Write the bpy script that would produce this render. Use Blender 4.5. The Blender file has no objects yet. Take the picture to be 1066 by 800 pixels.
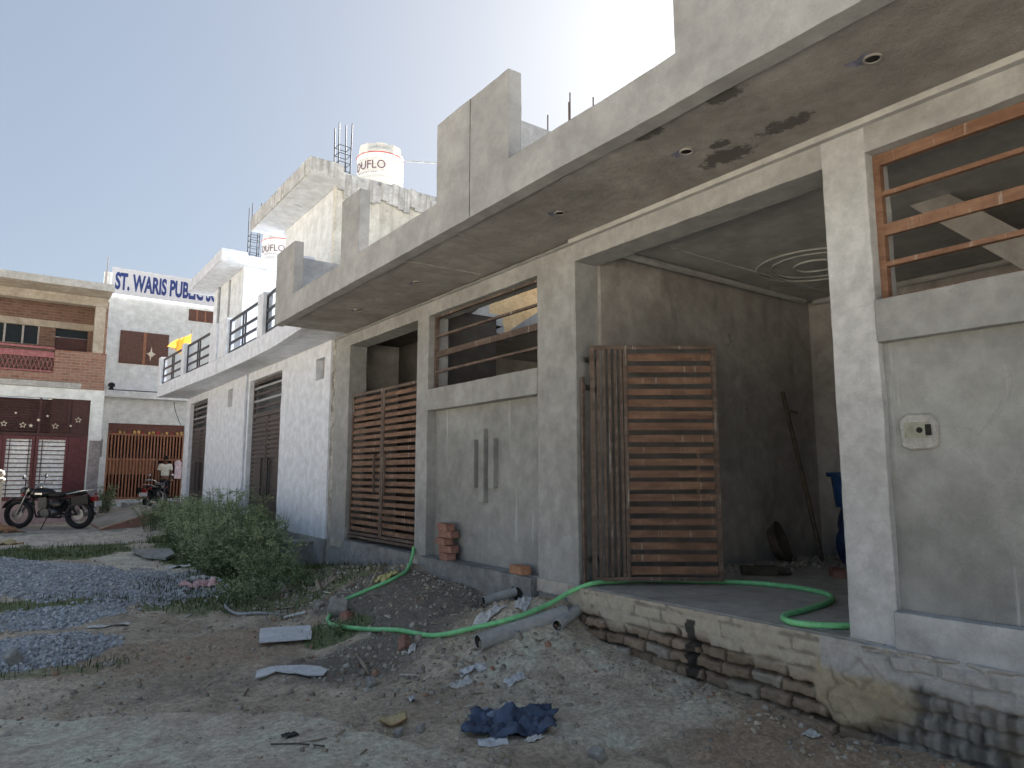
import bpy, bmesh, math, random
import numpy as np
from mathutils import Vector, Matrix
R = math.radians
rnd = random.Random(7)
C = bpy.context.scene.collection
SC = bpy.context.scene

# ------------------------------------------------------------------ camera
cam_d = bpy.data.cameras.new('camera'); cam = bpy.data.objects.new('camera', cam_d); C.objects.link(cam)
cam_d.sensor_width = 36; cam_d.lens = 24.33; cam_d.clip_start = .05; cam_d.clip_end = 3000
cam.location = (0, 0, 1.5)
cam.rotation_euler = (R(90 + 7.438), 0, R(-35.97))
SC.camera = cam

# ------------------------------------------------------------------ sky, sun, exposure
SUN_EL, SUN_AZ = 34.0, 53.0            # azimuth from +Y towards +X
W = bpy.data.worlds.new('World'); SC.world = W; W.use_nodes = True
wn = W.node_tree; wn.nodes.clear()
sky = wn.nodes.new('ShaderNodeTexSky'); sky.sky_type = 'NISHITA'; sky.sun_disc = False
sky.sun_elevation = R(SUN_EL); sky.sun_rotation = R(SUN_AZ)
sky.air_density = 1.0; sky.dust_density = 1.6; sky.ozone_density = 1.6; sky.altitude = 200
bg = wn.nodes.new('ShaderNodeBackground'); bg.inputs['Strength'].default_value = .05
wo = wn.nodes.new('ShaderNodeOutputWorld')
haze = wn.nodes.new('ShaderNodeGamma'); haze.inputs['Gamma'].default_value = .42          # thick hazy air: an evener sky
lift = wn.nodes.new('ShaderNodeMix'); lift.data_type = 'RGBA'; lift.blend_type = 'MULTIPLY'; lift.inputs[0].default_value = 1; lift.inputs[7].default_value = (.79, .84, .90, 1)
wn.links.new(sky.outputs[0], haze.inputs['Color']); wn.links.new(haze.outputs[0], lift.inputs[6]); wn.links.new(lift.outputs[2], bg.inputs['Color']); wn.links.new(bg.outputs[0], wo.inputs['Surface'])
sd = bpy.data.lights.new('sun', 'SUN'); sun = bpy.data.objects.new('sun', sd); C.objects.link(sun)
sd.energy = 5.0; sd.angle = R(.5); sd.color = (1, .95, .88)
_d = Vector((math.sin(R(SUN_AZ))*math.cos(R(SUN_EL)), math.cos(R(SUN_AZ))*math.cos(R(SUN_EL)), math.sin(R(SUN_EL))))
sun.rotation_euler = (-_d).to_track_quat('-Z', 'Y').to_euler(); sun.location = _d*60
SC.view_settings.view_transform = 'Standard'; SC.view_settings.look = 'None'
SC.view_settings.exposure = 2.95; SC.view_settings.gamma = 1; SC.view_settings.use_curve_mapping = False
SC.render.engine = 'CYCLES'
SC.cycles.max_bounces = 8; SC.cycles.diffuse_bounces = 5
SC.cycles.use_denoising = True

# ------------------------------------------------------------------ noise
def _h(i, j, k, s):
    n = (i*374761393 + j*668265263 + k*2147483647 + s*974711) & 0xffffffff
    n = ((n ^ (n >> 13))*1274126177) & 0xffffffff
    n = ((n ^ (n >> 16))*2246822519) & 0xffffffff
    return ((n ^ (n >> 15)) & 0xffffff)/float(0xffffff)
def vn(x, y, z=0., s=0):
    x = np.asarray(x, float); y = np.asarray(y, float); z = np.asarray(z, float) + 0*x
    i, j, k = np.floor(x), np.floor(y), np.floor(z)
    fx, fy, fz = x-i, y-j, z-k
    fx, fy, fz = [f*f*(3-2*f) for f in (fx, fy, fz)]
    i, j, k = [a.astype(np.int64) for a in (i, j, k)]
    r = 0
    for a in (0, 1):
        for b in (0, 1):
            for c in (0, 1):
                r = r + _h(i+a, j+b, k+c, s)*(fx if a else 1-fx)*(fy if b else 1-fy)*(fz if c else 1-fz)
    return r
def fbm(x, y, z=0., s=0, o=4):
    r = 0; a = .5; t = 0
    for q in range(o):
        r = r + a*vn(x*2**q, y*2**q, np.asarray(z, float)*2**q, s+q); t += a; a *= .5
    return r/t
def sst(a, b, x):
    t = np.clip((np.asarray(x, float)-a)/(b-a), 0, 1); return t*t*(3-2*t)

# ------------------------------------------------------------------ terrain
WY = [-30, 0, 1.4, 2.2, 2.7, 3.3, 3.9, 4.4, 4.7, 6, 7.2, 8.2, 9.0, 9.9, 11.8, 15, 18, 21, 26, 60]
WZ = [.0, .1, .08, .0, .05, .11, .12, .27, .45, .36, .44, .36, .26, .16, .06, .12, .2, .24, .3, .3]
BY = [-60, 0, 6, 9, 14, 17, 19.4, 21, 26, 29, 60]
BZ = [0, 0, .0, .03, .06, .1, .15, .16, .28, .3, .3]
def gz0(x, y):
    x = np.asarray(x, float); y = np.asarray(y, float)
    b = np.interp(y, BY, BZ); w = np.interp(y, WY, WZ)
    t = sst(2.35 - .25*np.sin(y*1.3), 3.75, x)
    z = b + (w-b)*t
    # trench in front of the drain pipe, mound beside the step
    z = z - .10*np.exp(-((x-3.7)/.35)**2-((y-5.35)/.35)**2)
    z = z + .07*np.exp(-((x-3.3)/.5)**2-((y-4.75)/.5)**2)
    # crushed stone heaps
    z = z + .30*np.exp(-((x+.3)/.95)**2-((y-11.6)/1.5)**2) + .16*np.exp(-((x-.9)/.7)**2-((y-10.6)/1.3)**2)
    z = z + .06*np.exp(-((x-.35)/.4)**2-((y-7.2)/.5)**2)
    # dusty road edge
    z = z + .03*sst(-.12, .12, road_d(x, y))
    return z
def road_d(x, y):            # >0 on the pale trodden road nearest the camera
    yb = np.interp(x, [-6, 0.08, .82, 1.56, 1.95, 2.23, 2.6, 4.2], [5.9, 5.55, 5.15, 4.58, 3.73, 2.97, 2.2, .8])
    return yb - y + .22*(fbm(x*1.5, y*1.5, 0, 31, 3)-.5)
def gz(x, y):
    x = np.asarray(x, float); y = np.asarray(y, float)
    z = gz0(x, y)
    far = 1-sst(30, 60, np.abs(y)+np.abs(x)*.5)
    z = z + far*(.10*(fbm(x*.9, y*.9, 0, 3, 2)-.5) + (.075*(fbm(x*3.1, y*3.1, 0, 9, 3)-.5) + .045*(fbm(x*9, y*9, 0, 14, 4)-.5) + .02*np.maximum(fbm(x*17, y*17, 0, 24, 2)-.55, 0))*(1-.45*sst(-.1, .3, road_d(x, y))))
    r = road_d(x, y)
    crack = np.abs(fbm(x*1.1, y*1.1, 0, 77, 4)-.5)
    z = z - .018*np.exp(-(crack/.012)**2)*far
    return z
def G(x, y): return float(gz(np.array([x]), np.array([y]))[0])

# ------------------------------------------------------------------ mesh helpers
class MB:
    def __init__(s): s.v = []; s.f = []; s.m = []; s.mi = 0
    def add(s, vs, fs):
        o = len(s.v); s.v += [tuple(p) for p in vs]
        for f in fs: s.f.append([o+i for i in f]); s.m.append(s.mi)
    def box(s, x0, x1, y0, y1, z0, z1):
        s.add([(x0,y0,z0),(x1,y0,z0),(x1,y1,z0),(x0,y1,z0),(x0,y0,z1),(x1,y0,z1),(x1,y1,z1),(x0,y1,z1)],
              [(0,3,2,1),(4,5,6,7),(0,1,5,4),(1,2,6,5),(2,3,7,6),(3,0,4,7)])
    def prism(s, poly, z0, z1, f=None):
        """poly of (a,b) extruded along c; f maps (a,b,c) to xyz"""
        f = f or (lambda a, b, c: (a, b, c)); n = len(poly)
        s.add([f(a, b, z0) for a, b in poly]+[f(a, b, z1) for a, b in poly],
              [list(range(n))[::-1], list(range(n, 2*n))]+[(i, (i+1) % n, n+(i+1) % n, n+i) for i in range(n)])
    def tube(s, pts, r, n=8, caps=True):
        pts = [Vector(p) for p in pts]; k = len(pts)
        rr = r if isinstance(r, (list, tuple)) else [r]*k
        o = len(s.v); up = None
        for i, p in enumerate(pts):
            d = (pts[min(i+1, k-1)]-pts[max(i-1, 0)]).normalized()
            if up is None: up = Vector((0, 0, 1)) if abs(d.z) < .9 else Vector((1, 0, 0))
            a = (up-d*up.dot(d)).normalized(); b = d.cross(a); up = a
            for j in range(n):
                t = 2*math.pi*j/n; s.v.append(tuple(p+(a*math.cos(t)+b*math.sin(t))*rr[i]))
        fs = [(o+i*n+j, o+i*n+(j+1) % n, o+(i+1)*n+(j+1) % n, o+(i+1)*n+j) for i in range(k-1) for j in range(n)]
        if caps: fs += [[o+j for j in range(n)][::-1], [o+(k-1)*n+j for j in range(n)]]
        for f in fs: s.f.append(list(f)); s.m.append(s.mi)
    def bar(s, p, q, w, h, up=(0, 0, 1)):
        p, q = Vector(p), Vector(q); d = (q-p).normalized(); u = Vector(up)
        if abs(d.dot(u)) > .95: u = Vector((1, 0, 0))
        a = d.cross(u).normalized()*w/2; b = a.normalized().cross(d)*h/2
        s.add([p-a-b, p+a-b, p+a+b, p-a+b, q-a-b, q+a-b, q+a+b, q-a+b],
              [(0,1,2,3),(7,6,5,4),(0,4,5,1),(1,5,6,2),(2,6,7,3),(3,7,4,0)])
    def lathe(s, prof, n=24, c=(0, 0, 0), caps=True):
        o = len(s.v); k = len(prof)
        for r, z in prof:
            for j in range(n):
                t = 2*math.pi*j/n; s.v.append((c[0]+r*math.cos(t), c[1]+r*math.sin(t), c[2]+z))
        fs = [(o+i*n+j, o+i*n+(j+1) % n, o+(i+1)*n+(j+1) % n, o+(i+1)*n+j) for i in range(k-1) for j in range(n)]
        if caps: fs += [[o+j for j in range(n)][::-1], [o+(k-1)*n+j for j in range(n)]]
        for f in fs: s.f.append(list(f)); s.m.append(s.mi)
    def torus(s, c, Rr, r, n=28, m=8, ax='y', a0=0, a1=2*math.pi):
        full = abs(a1-a0-2*math.pi) < 1e-6; kk = n if full else n+1; o = len(s.v)
        for i in range(kk):
            t = a0+(a1-a0)*i/n
            for j in range(m):
                q = 2*math.pi*j/m; d = Rr+r*math.cos(q); e = r*math.sin(q)
                P = {'y': (d*math.cos(t), e, d*math.sin(t)), 'z': (d*math.cos(t), d*math.sin(t), e), 'x': (e, d*math.cos(t), d*math.sin(t))}[ax]
                s.v.append((c[0]+P[0], c[1]+P[1], c[2]+P[2]))
        for i in range(n):
            for j in range(m):
                i2 = (i+1) % kk; s.f.append([o+i*m+j, o+i2*m+j, o+i2*m+(j+1) % m, o+i*m+(j+1) % m]); s.m.append(s.mi)
    def ell(s, c, rad, n=14, m=8, rot=None, fn=None):
        o = len(s.v); mat = rot or Matrix.Identity(3)
        for i in range(m+1):
            a = -math.pi/2+math.pi*i/m
            for j in range(n):
                t = 2*math.pi*j/n
                p = Vector((rad[0]*math.cos(a)*math.cos(t), rad[1]*math.cos(a)*math.sin(t), rad[2]*math.sin(a)))
                if fn: p = fn(p)
                s.v.append(tuple(mat @ p+Vector(c)))
        for i in range(m):
            for j in range(n):
                s.f.append([o+i*n+j, o+i*n+(j+1) % n, o+(i+1)*n+(j+1) % n, o+(i+1)*n+j]); s.m.append(s.mi)
    def build(s, name, mat, parent=None, off=None, smooth=None, jit=0, col=None):
        """ONE mesh object; off = the thing's world base when the vertices are in world coordinates"""
        me = bpy.data.meshes.new(name); V = s.v
        if off is not None: V = [(a-off[0], b-off[1], c-off[2]) for a, b, c in V]
        if jit: V = [(a+rnd.uniform(-jit, jit), b+rnd.uniform(-jit, jit), c+rnd.uniform(-jit, jit)) for a, b, c in V]
        me.from_pydata(V, [], s.f); me.update()
        return finish(name, me, mat, parent, smooth, s.m)
def finish(name, me, mat, parent=None, smooth=None, mi=None):
    for m in (mat if isinstance(mat, (list, tuple)) else [mat]): me.materials.append(m)
    if mi is not None and any(mi): me.polygons.foreach_set('material_index', mi)
    bm = bmesh.new(); bm.from_mesh(me); bmesh.ops.recalc_face_normals(bm, faces=bm.faces); bm.to_mesh(me); bm.free()
    if smooth:
        me.polygons.foreach_set('use_smooth', [True]*len(me.polygons))
        me.set_sharp_from_angle(angle=R(smooth))
    o = bpy.data.objects.new(name, me); C.objects.link(o)
    if parent: o.parent = parent
    return o
def tag(o, label=None, cat=None, group=None, kind=None):
    for k, v in (('label', label), ('category', cat), ('group', group), ('kind', kind)):
        if v: o[k] = v
    return o
def thing(name, label, cat, loc=(0, 0, 0), rz=0, group=None):
    o = bpy.data.objects.new(name, None); C.objects.link(o); o.location = loc; o.rotation_euler.z = rz
    o.empty_display_size = .2
    return tag(o, label, cat, group)
def copy_tree(o, parent=None):
    c = o.copy(); C.objects.link(c)
    if parent: c.parent = parent
    for ch in [k for k in o.children]: copy_tree(ch, c)
    return c
def blockwall(name, a_, b_, cell, back, mats, f, parent, off, step=.07, amp=.003, s=1):
    """a relief wall: cell(i,j) -> (depth, material) or None (opening); f maps (along, up, depth) to xyz"""
    V = {}; vs = []; fs = []; ms = []
    def vid(a, b, d):
        k = (round(a, 4), round(b, 4), round(d, 4))
        if k not in V: V[k] = len(vs); vs.append(k)
        return V[k]
    def cuts(lo, hi): n = max(1, int(math.ceil((hi-lo)/step))); return [lo+(hi-lo)*q/n for q in range(n+1)]
    na, nb = len(a_)-1, len(b_)-1
    ce = {(i, j): cell(i, j) for i in range(na) for j in range(nb)}
    for (i, j), c in ce.items():
        A, B = cuts(a_[i], a_[i+1]), cuts(b_[j], b_[j+1])
        if c:
            for p in range(len(A)-1):
                for q in range(len(B)-1):
                    fs.append([vid(A[p], B[q], c[0]), vid(A[p+1], B[q], c[0]), vid(A[p+1], B[q+1], c[0]), vid(A[p], B[q+1], c[0])]); ms.append(c[1])
            fs.append([vid(a_[i], b_[j], back), vid(a_[i+1], b_[j], back), vid(a_[i+1], b_[j+1], back), vid(a_[i], b_[j+1], back)]); ms.append(c[1])
        for di, dj in ((1, 0), (0, 1), (-1, 0), (0, -1)):
            n = ce.get((i+di, j+dj))
            if (i+di, j+dj) in ce and (di < 0 or dj < 0): continue
            d0 = c[0] if c else back; d1 = n[0] if n else back
            if abs(d0-d1) < 1e-5: continue
            m = c[1] if (c and (not n or d0 < d1)) else n[1]
            if di:
                a = a_[i+1] if di > 0 else a_[i]
                for q in range(len(B)-1): fs.append([vid(a, B[q], d0), vid(a, B[q+1], d0), vid(a, B[q+1], d1), vid(a, B[q], d1)]); ms.append(m)
            else:
                b = b_[j+1] if dj > 0 else b_[j]
                for p in range(len(A)-1): fs.append([vid(A[p], b, d0), vid(A[p+1], b, d0), vid(A[p+1], b, d1), vid(A[p], b, d1)]); ms.append(m)
    P = np.array(vs); nn = [fbm(P[:, 0]*2.3, P[:, 1]*2.3, P[:, 2]*2.3, s+q*7, 4)-.5 for q in range(3)]
    hf = [fbm(P[:, 0]*13, P[:, 1]*13, P[:, 2]*13, s+q*5, 3)-.5 for q in range(3)]; P = P+np.stack(hf, 1)*1.1*amp
    P = P+np.stack(nn, 1)*2*amp*np.array([1, 1, 1.6])
    me = bpy.data.meshes.new(name)
    me.from_pydata([tuple(np.array(f(*p))-np.array(off)) for p in P], [], fs); me.update()
    return finish(name, me, mats, parent, 35, ms)
def arr_mesh(name, V, F, mat, parent=None, smooth=False, col=None):
    """fast mesh from arrays: V (n,3), F (m,k)"""
    me = bpy.data.meshes.new(name); V = np.asarray(V, np.float32); F = np.asarray(F, np.int32); k = F.shape[1]
    me.vertices.add(len(V)); me.vertices.foreach_set('co', V.ravel())
    me.loops.add(F.size); me.loops.foreach_set('vertex_index', F.ravel())
    me.polygons.add(len(F)); me.polygons.foreach_set('loop_start', np.arange(0, F.size, k, dtype=np.int32))
    me.update(calc_edges=True); me.validate()
    if smooth: me.polygons.foreach_set('use_smooth', [True]*len(F))
    for nm, c in (col or {}).items():
        at = me.color_attributes.new(nm, 'FLOAT_COLOR', 'POINT'); at.data.foreach_set('color', np.asarray(c, np.float32).ravel())
    me.materials.append(mat); o = bpy.data.objects.new(name, me); C.objects.link(o)
    if parent: o.parent = parent
    return o
def grid_mesh(name, xs, ys, fn, mat, cols=None, parent=None, smooth=True):
    Xg, Yg = np.meshgrid(xs, ys, indexing='ij'); P = fn(Xg, Yg); n, m = Xg.shape
    i = np.arange(n*m).reshape(n, m)
    F = np.stack([i[:-1, :-1], i[1:, :-1], i[1:, 1:], i[:-1, 1:]], -1).reshape(-1, 4)
    col = {k: np.stack(v, -1).reshape(-1, 4) for k, v in (cols(Xg, Yg) if cols else {}).items()}
    return arr_mesh(name, np.stack(P, -1).reshape(-1, 3), F, mat, parent, smooth, col)
def rots(n, rs):
    q = rs.normal(size=(n, 4)); q /= np.linalg.norm(q, axis=1)[:, None]; w, x, y, z = q.T
    return np.stack([1-2*(y*y+z*z), 2*(x*y-z*w), 2*(x*z+y*w), 2*(x*y+z*w), 1-2*(x*x+z*z), 2*(y*z-x*w), 2*(x*z-y*w), 2*(y*z+x*w), 1-2*(x*x+y*y)], -1).reshape(n, 3, 3)
CUBE = np.array([(-1,-1,-1),(1,-1,-1),(1,1,-1),(-1,1,-1),(-1,-1,1),(1,-1,1),(1,1,1),(-1,1,1)], float)
CF = np.array([(0,3,2,1),(4,5,6,7),(0,1,5,4),(1,2,6,5),(2,3,7,6),(3,0,4,7)])
def stones(name, pos, size, mat, rs, flat=.7, parent=None):
    n = len(pos); v = CUBE[None]*(.55+.45*rs.rand(n, 8, 3))*np.array([1, .8, flat]); v = np.einsum('nij,nkj->nki', rots(n, rs), v)
    v = v*np.asarray(size)[:, None, None]+pos[:, None]
    tone = np.repeat(rs.rand(n, 1), 8, 0)
    return arr_mesh(name, v.reshape(-1, 3), (CF[None]+8*np.arange(n)[:, None, None]).reshape(-1, 4), mat, parent, False, {'Tone': np.concatenate([tone, np.repeat(rs.rand(n, 1), 8, 0), tone, tone], 1)})
def skin(name, pts, edges, rad, mat, parent=None, root=0, sub=2, loc=None, fl=None):
    me = bpy.data.meshes.new(name); me.from_pydata([Vector(p) for p in pts], edges, [])
    o = bpy.data.objects.new(name, me); C.objects.link(o)
    o.modifiers.new('skin', 'SKIN')
    if not me.skin_vertices: me.attributes  # layer is made by the modifier's own call below
    if not me.skin_vertices:
        bm = bmesh.new(); bm.from_mesh(me); bm.verts.layers.skin.verify(); bm.to_mesh(me); bm.free()
    for i, r in enumerate(rad):
        sv = me.skin_vertices[0].data[i]; sv.radius = r if isinstance(r, tuple) else (r, r); sv.use_root = (i == root)
    if sub: m = o.modifiers.new('sub', 'SUBSURF'); m.levels = m.render_levels = sub
    dg = bpy.context.evaluated_depsgraph_get(); me2 = bpy.data.meshes.new_from_object(o.evaluated_get(dg))
    bpy.data.objects.remove(o)
    me2.polygons.foreach_set('use_smooth', [True]*len(me2.polygons)); me2.name = name
    me2.materials.clear(); me2.materials.append(mat)
    o = bpy.data.objects.new(name, me2); C.objects.link(o)
    if parent: o.parent = parent
    return o
def text(name, body, size, mat, parent, loc, rot, sx=1, ext=.004, fat=0, wrap=None):
    cu = bpy.data.curves.new(name, 'FONT'); cu.body = body; cu.size = size; cu.extrude = ext; cu.offset = fat; cu.resolution_u = 4
    o = bpy.data.objects.new(name, cu); C.objects.link(o)
    dg = bpy.context.evaluated_depsgraph_get(); me = bpy.data.meshes.new_from_object(o.evaluated_get(dg)); bpy.data.objects.remove(o)
    for v in me.vertices: v.co.x *= sx
    if wrap:
        for v in me.vertices:
            t = wrap[1]+v.co.x/wrap[0]; r = wrap[0]+v.co.z; v.co = (r*math.cos(t), r*math.sin(t), v.co.y)
    me.materials.clear(); me.materials.append(mat)
    o = bpy.data.objects.new(name, me); C.objects.link(o); o.location = loc; o.rotation_euler = rot
    if parent: o.parent = parent
    return o

# ------------------------------------------------------------------ materials
class NT:
    def __init__(s, name):
        s.mat = bpy.data.materials.new(name); s.mat.use_nodes = True; s.t = s.mat.node_tree
        s.b = s.t.nodes['Principled BSDF']; s.co = s.n('ShaderNodeTexCoord').outputs['Object']
        s.b.inputs['Specular IOR Level'].default_value = .3
    def n(s, ty, **k):
        d = s.t.nodes.new(ty)
        for a, v in k.items(): setattr(d, a, v)
        return d
    def put(s, sock, v):
        if hasattr(v, 'is_linked') or hasattr(v, 'links'): s.t.links.new(v, sock)
        else: sock.default_value = (*v, 1) if isinstance(v, tuple) and len(v) == 3 and sock.type == 'RGBA' else v
    def noise(s, scale, detail=4, rough=.55, stretch=None, dist=0, vec=None):
        d = s.n('ShaderNodeTexNoise'); v = vec or s.co
        if stretch:
            mp = s.n('ShaderNodeMapping'); s.put(mp.inputs['Vector'], v); mp.inputs['Scale'].default_value = stretch; v = mp.outputs[0]
        s.put(d.inputs['Vector'], v)
        for a, q in (('Scale', scale), ('Detail', detail), ('Roughness', rough), ('Distortion', dist)): d.inputs[a].default_value = q
        return d.outputs['Fac']
    def ramp(s, f, lo, hi, a=0., b=1.):
        d = s.n('ShaderNodeMapRange'); d.interpolation_type = 'SMOOTHSTEP'; s.put(d.inputs[0], f)
        for i, q in enumerate((lo, hi, a, b)): d.inputs[i+1].default_value = q
        return d.outputs[0]
    def mix(s, f, a, b, mode='MIX'):
        d = s.n('ShaderNodeMix', data_type='RGBA', blend_type=mode); s.put(d.inputs[0], f); s.put(d.inputs[6], a); s.put(d.inputs[7], b); return d.outputs[2]
    def math(s, op, a, b=0.):
        d = s.n('ShaderNodeMath', operation=op); s.put(d.inputs[0], a); s.put(d.inputs[1], b); return d.outputs[0]
    def attr(s, name):
        d = s.n('ShaderNodeAttribute', attribute_name=name); return d
    def sep(s, v):
        d = s.n('ShaderNodeSeparateColor'); s.put(d.inputs[0], v); return d.outputs
    def out(s, col, rough=.85, bump=None, dist=.01, strength=1., metal=0, bevel=0):
        s.put(s.b.inputs['Base Color'], col); s.put(s.b.inputs['Roughness'], rough); s.b.inputs['Metallic'].default_value = metal
        nrm = None
        if bevel:
            d = s.n('ShaderNodeBevel', samples=4); d.inputs[0].default_value = bevel; nrm = d.outputs[0]
        if bump is not None:
            d = s.n('ShaderNodeBump'); s.put(d.inputs['Height'], bump); d.inputs['Distance'].default_value = dist; d.inputs['Strength'].default_value = strength
            if nrm: s.put(d.inputs['Normal'], nrm)
            nrm = d.outputs[0]
        if nrm: s.put(s.b.inputs['Normal'], nrm)
        return s.mat
def grey(c, f=.5): m = sum(c)/3; return tuple(q+(m-q)*f for q in c)
def plaster(name, c1, c2, scale=1.1, streak=0, sc=(.5, .5, .5), spots=0, spc=(.08, .07, .06), rough=.92, bev=.012, bump=.006, sst_=(5, 5, .45), srange=(.56, .72), spr=(.66, .72), crack=.18, patches=None):
    t = NT(name); a = t.noise(scale, 7, .62, dist=.6); b = t.noise(scale*7, 5, .65); c = t.noise(95, 3, .6)
    k = t.mix(t.ramp(a, .36, .66), c1, c2)
    k = t.mix(1., k, t.mix(t.ramp(b, .3, .72), (.84, .84, .84), (1.1, 1.1, 1.1)), 'MULTIPLY')
    w_ = t.n('ShaderNodeTexWave', wave_type='RINGS', rings_direction='SPHERICAL'); t.put(w_.inputs['Vector'], t.co)       # trowel sweeps
    for a_, q_ in (('Scale', 1.7), ('Distortion', 14), ('Detail', 3), ('Detail Scale', 1.6), ('Detail Roughness', .6)): w_.inputs[a_].default_value = q_
    k = t.mix(1., k, t.mix(t.ramp(w_.outputs['Fac'], .2, .95), (.985, .985, .985), (1.015, 1.015, 1.015)), 'MULTIPLY')
    cr = t.math('ABSOLUTE', t.math('SUBTRACT', t.noise(.9, 6, .6, dist=.8), .5)); k = t.mix(t.math('MULTIPLY', t.ramp(cr, .0, .0035, 1, 0), crack), k, tuple(q*.45 for q in c1))
    k = t.mix(.5, k, t.mix(c, (.75, .75, .75), (1.2, 1.2, 1.2)), 'MULTIPLY')
    if streak: k = t.mix(t.math('MULTIPLY', t.ramp(t.noise(2.2, 5, .6, sst_), *srange), streak), k, sc)
    if spots: k = t.mix(t.math('MULTIPLY', t.ramp(t.noise(3.1, 6, .7), *spr), spots), k, spc)
    for cx, cy, rx, ry in patches or ():       # damp patches with feathered, broken outlines
        mp = t.n('ShaderNodeMapping'); t.put(mp.inputs['Vector'], t.co); mp.inputs['Location'].default_value = (-cx/rx, -cy/ry, 0); mp.inputs['Scale'].default_value = (1/rx, 1/ry, 0)
        ln = t.n('ShaderNodeVectorMath', operation='LENGTH'); t.put(ln.inputs[0], mp.outputs[0])
        k = t.mix(t.ramp(t.math('ADD', ln.outputs['Value'], t.math('MULTIPLY', t.math('SUBTRACT', t.noise(9, 6, .72), .5), 3.2)), .75, 1.15, .92, 0), k, (.085, .08, .078))
    return t.out(k, rough, t.math('ADD', t.math('MULTIPLY', b, 1.), t.math('MULTIPLY', t.math('ADD', c, t.math('MULTIPLY', w_.outputs['Fac'], .1)), .35)), bump, 1, 0, bev)
def plain(name, c, rough=.6, var=.25, metal=0, scale=12, bump=.002):
    t = NT(name); a = t.noise(scale, 5, .65); lo = tuple(q*(1-var) for q in c); hi = tuple(q*(1+var) for q in c)
    return t.out(t.mix(t.ramp(a, .3, .7), lo, hi), rough, t.noise(scale*6, 3), bump, 1, metal)
def rust(name, c1, c2, drip=.5, dc=(.42, .4, .37), rough=.75):
    t = NT(name); a = t.noise(3, 6, .75, (1, 1, 5)); b = t.noise(40, 4, .65, (1, 1, .25))
    k = t.mix(t.ramp(a, .35, .68), c1, c2); k = t.mix(t.ramp(b, .55, .75, 0, .6), k, tuple(q*.45 for q in c1))
    k = t.mix(t.math('MULTIPLY', t.ramp(t.noise(7, 5, .62, (4, 4, .3)), .6, .68), drip), k, dc)
    return t.out(k, rough, b, .003)
def brick(name, c1, c2, mortar, plane='xz', bw=.235, rh=.085, ms=.012, spots=0, spc=(.5, .48, .44)):
    t = NT(name); s = t.n('ShaderNodeSeparateXYZ'); t.put(s.inputs[0], t.co); cb = t.n('ShaderNodeCombineXYZ')
    t.put(cb.inputs[0], s.outputs['xyz'.index(plane[0])]); t.put(cb.inputs[1], s.outputs['xyz'.index(plane[1])])
    w = t.n('ShaderNodeTexBrick', offset=.5); t.put(w.inputs['Vector'], cb.outputs[0])
    for a, q in (('Scale', 1), ('Brick Width', bw), ('Row Height', rh), ('Mortar Size', ms), ('Mortar Smooth', .2), ('Bias', 0)): w.inputs[a].default_value = q
    w.inputs['Color1'].default_value = (*c1, 1); w.inputs['Color2'].default_value = (*c2, 1); w.inputs['Mortar'].default_value = (*mortar, 1)
    k = t.mix(1., w.outputs['Color'], t.mix(t.noise(7, 6, .7), (.6, .6, .6), (1.35, 1.35, 1.35)), 'MULTIPLY')
    if spots: k = t.mix(t.math('MULTIPLY', t.ramp(t.noise(2.3, 6, .7), .6, .68), spots), k, spc)
    return t.out(k, .92, t.math('ADD', t.math('MULTIPLY', w.outputs['Fac'], -1.), t.math('MULTIPLY', t.noise(30, 4), .5)), .008)
def vcol(name, rough=.92, bump=.004, sc=70):
    t = NT(name); k = t.attr('Col').outputs['Color']
    k = t.mix(1., k, t.mix(t.noise(sc*.35, 6, .7), (.6, .6, .6), (1.4, 1.4, 1.4)), 'MULTIPLY')
    return t.out(k, rough, t.noise(sc, 5, .7), bump)
def leafmat(name, c1, c2):
    t = NT(name); a = t.sep(t.attr('Tone').outputs['Color'])[0]; k = t.mix(a, c1, c2)
    t.out(k, .6); tr = t.n('ShaderNodeBsdfTranslucent'); t.put(tr.inputs[0], k); mx = t.n('ShaderNodeMixShader'); mx.inputs[0].default_value = .3
    o = t.t.nodes['Material Output']; t.put(mx.inputs[1], t.b.outputs[0]); t.put(mx.inputs[2], tr.outputs[0]); t.put(o.inputs['Surface'], mx.outputs[0]); return t.mat
def tonemat(name, c1, c2, c3=None, f3=.5, rough=.9):
    t = NT(name); q = t.sep(t.attr('Tone').outputs['Color']); k = t.mix(q[0], c1, c2)
    if c3: k = t.mix(t.ramp(q[1], f3, f3+.01), k, c3)
    k = t.mix(1., k, t.mix(t.noise(40, 4), (.75, .75, .75), (1.25, 1.25, 1.25)), 'MULTIPLY')
    return t.out(k, rough, t.noise(120, 3), .003)
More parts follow.
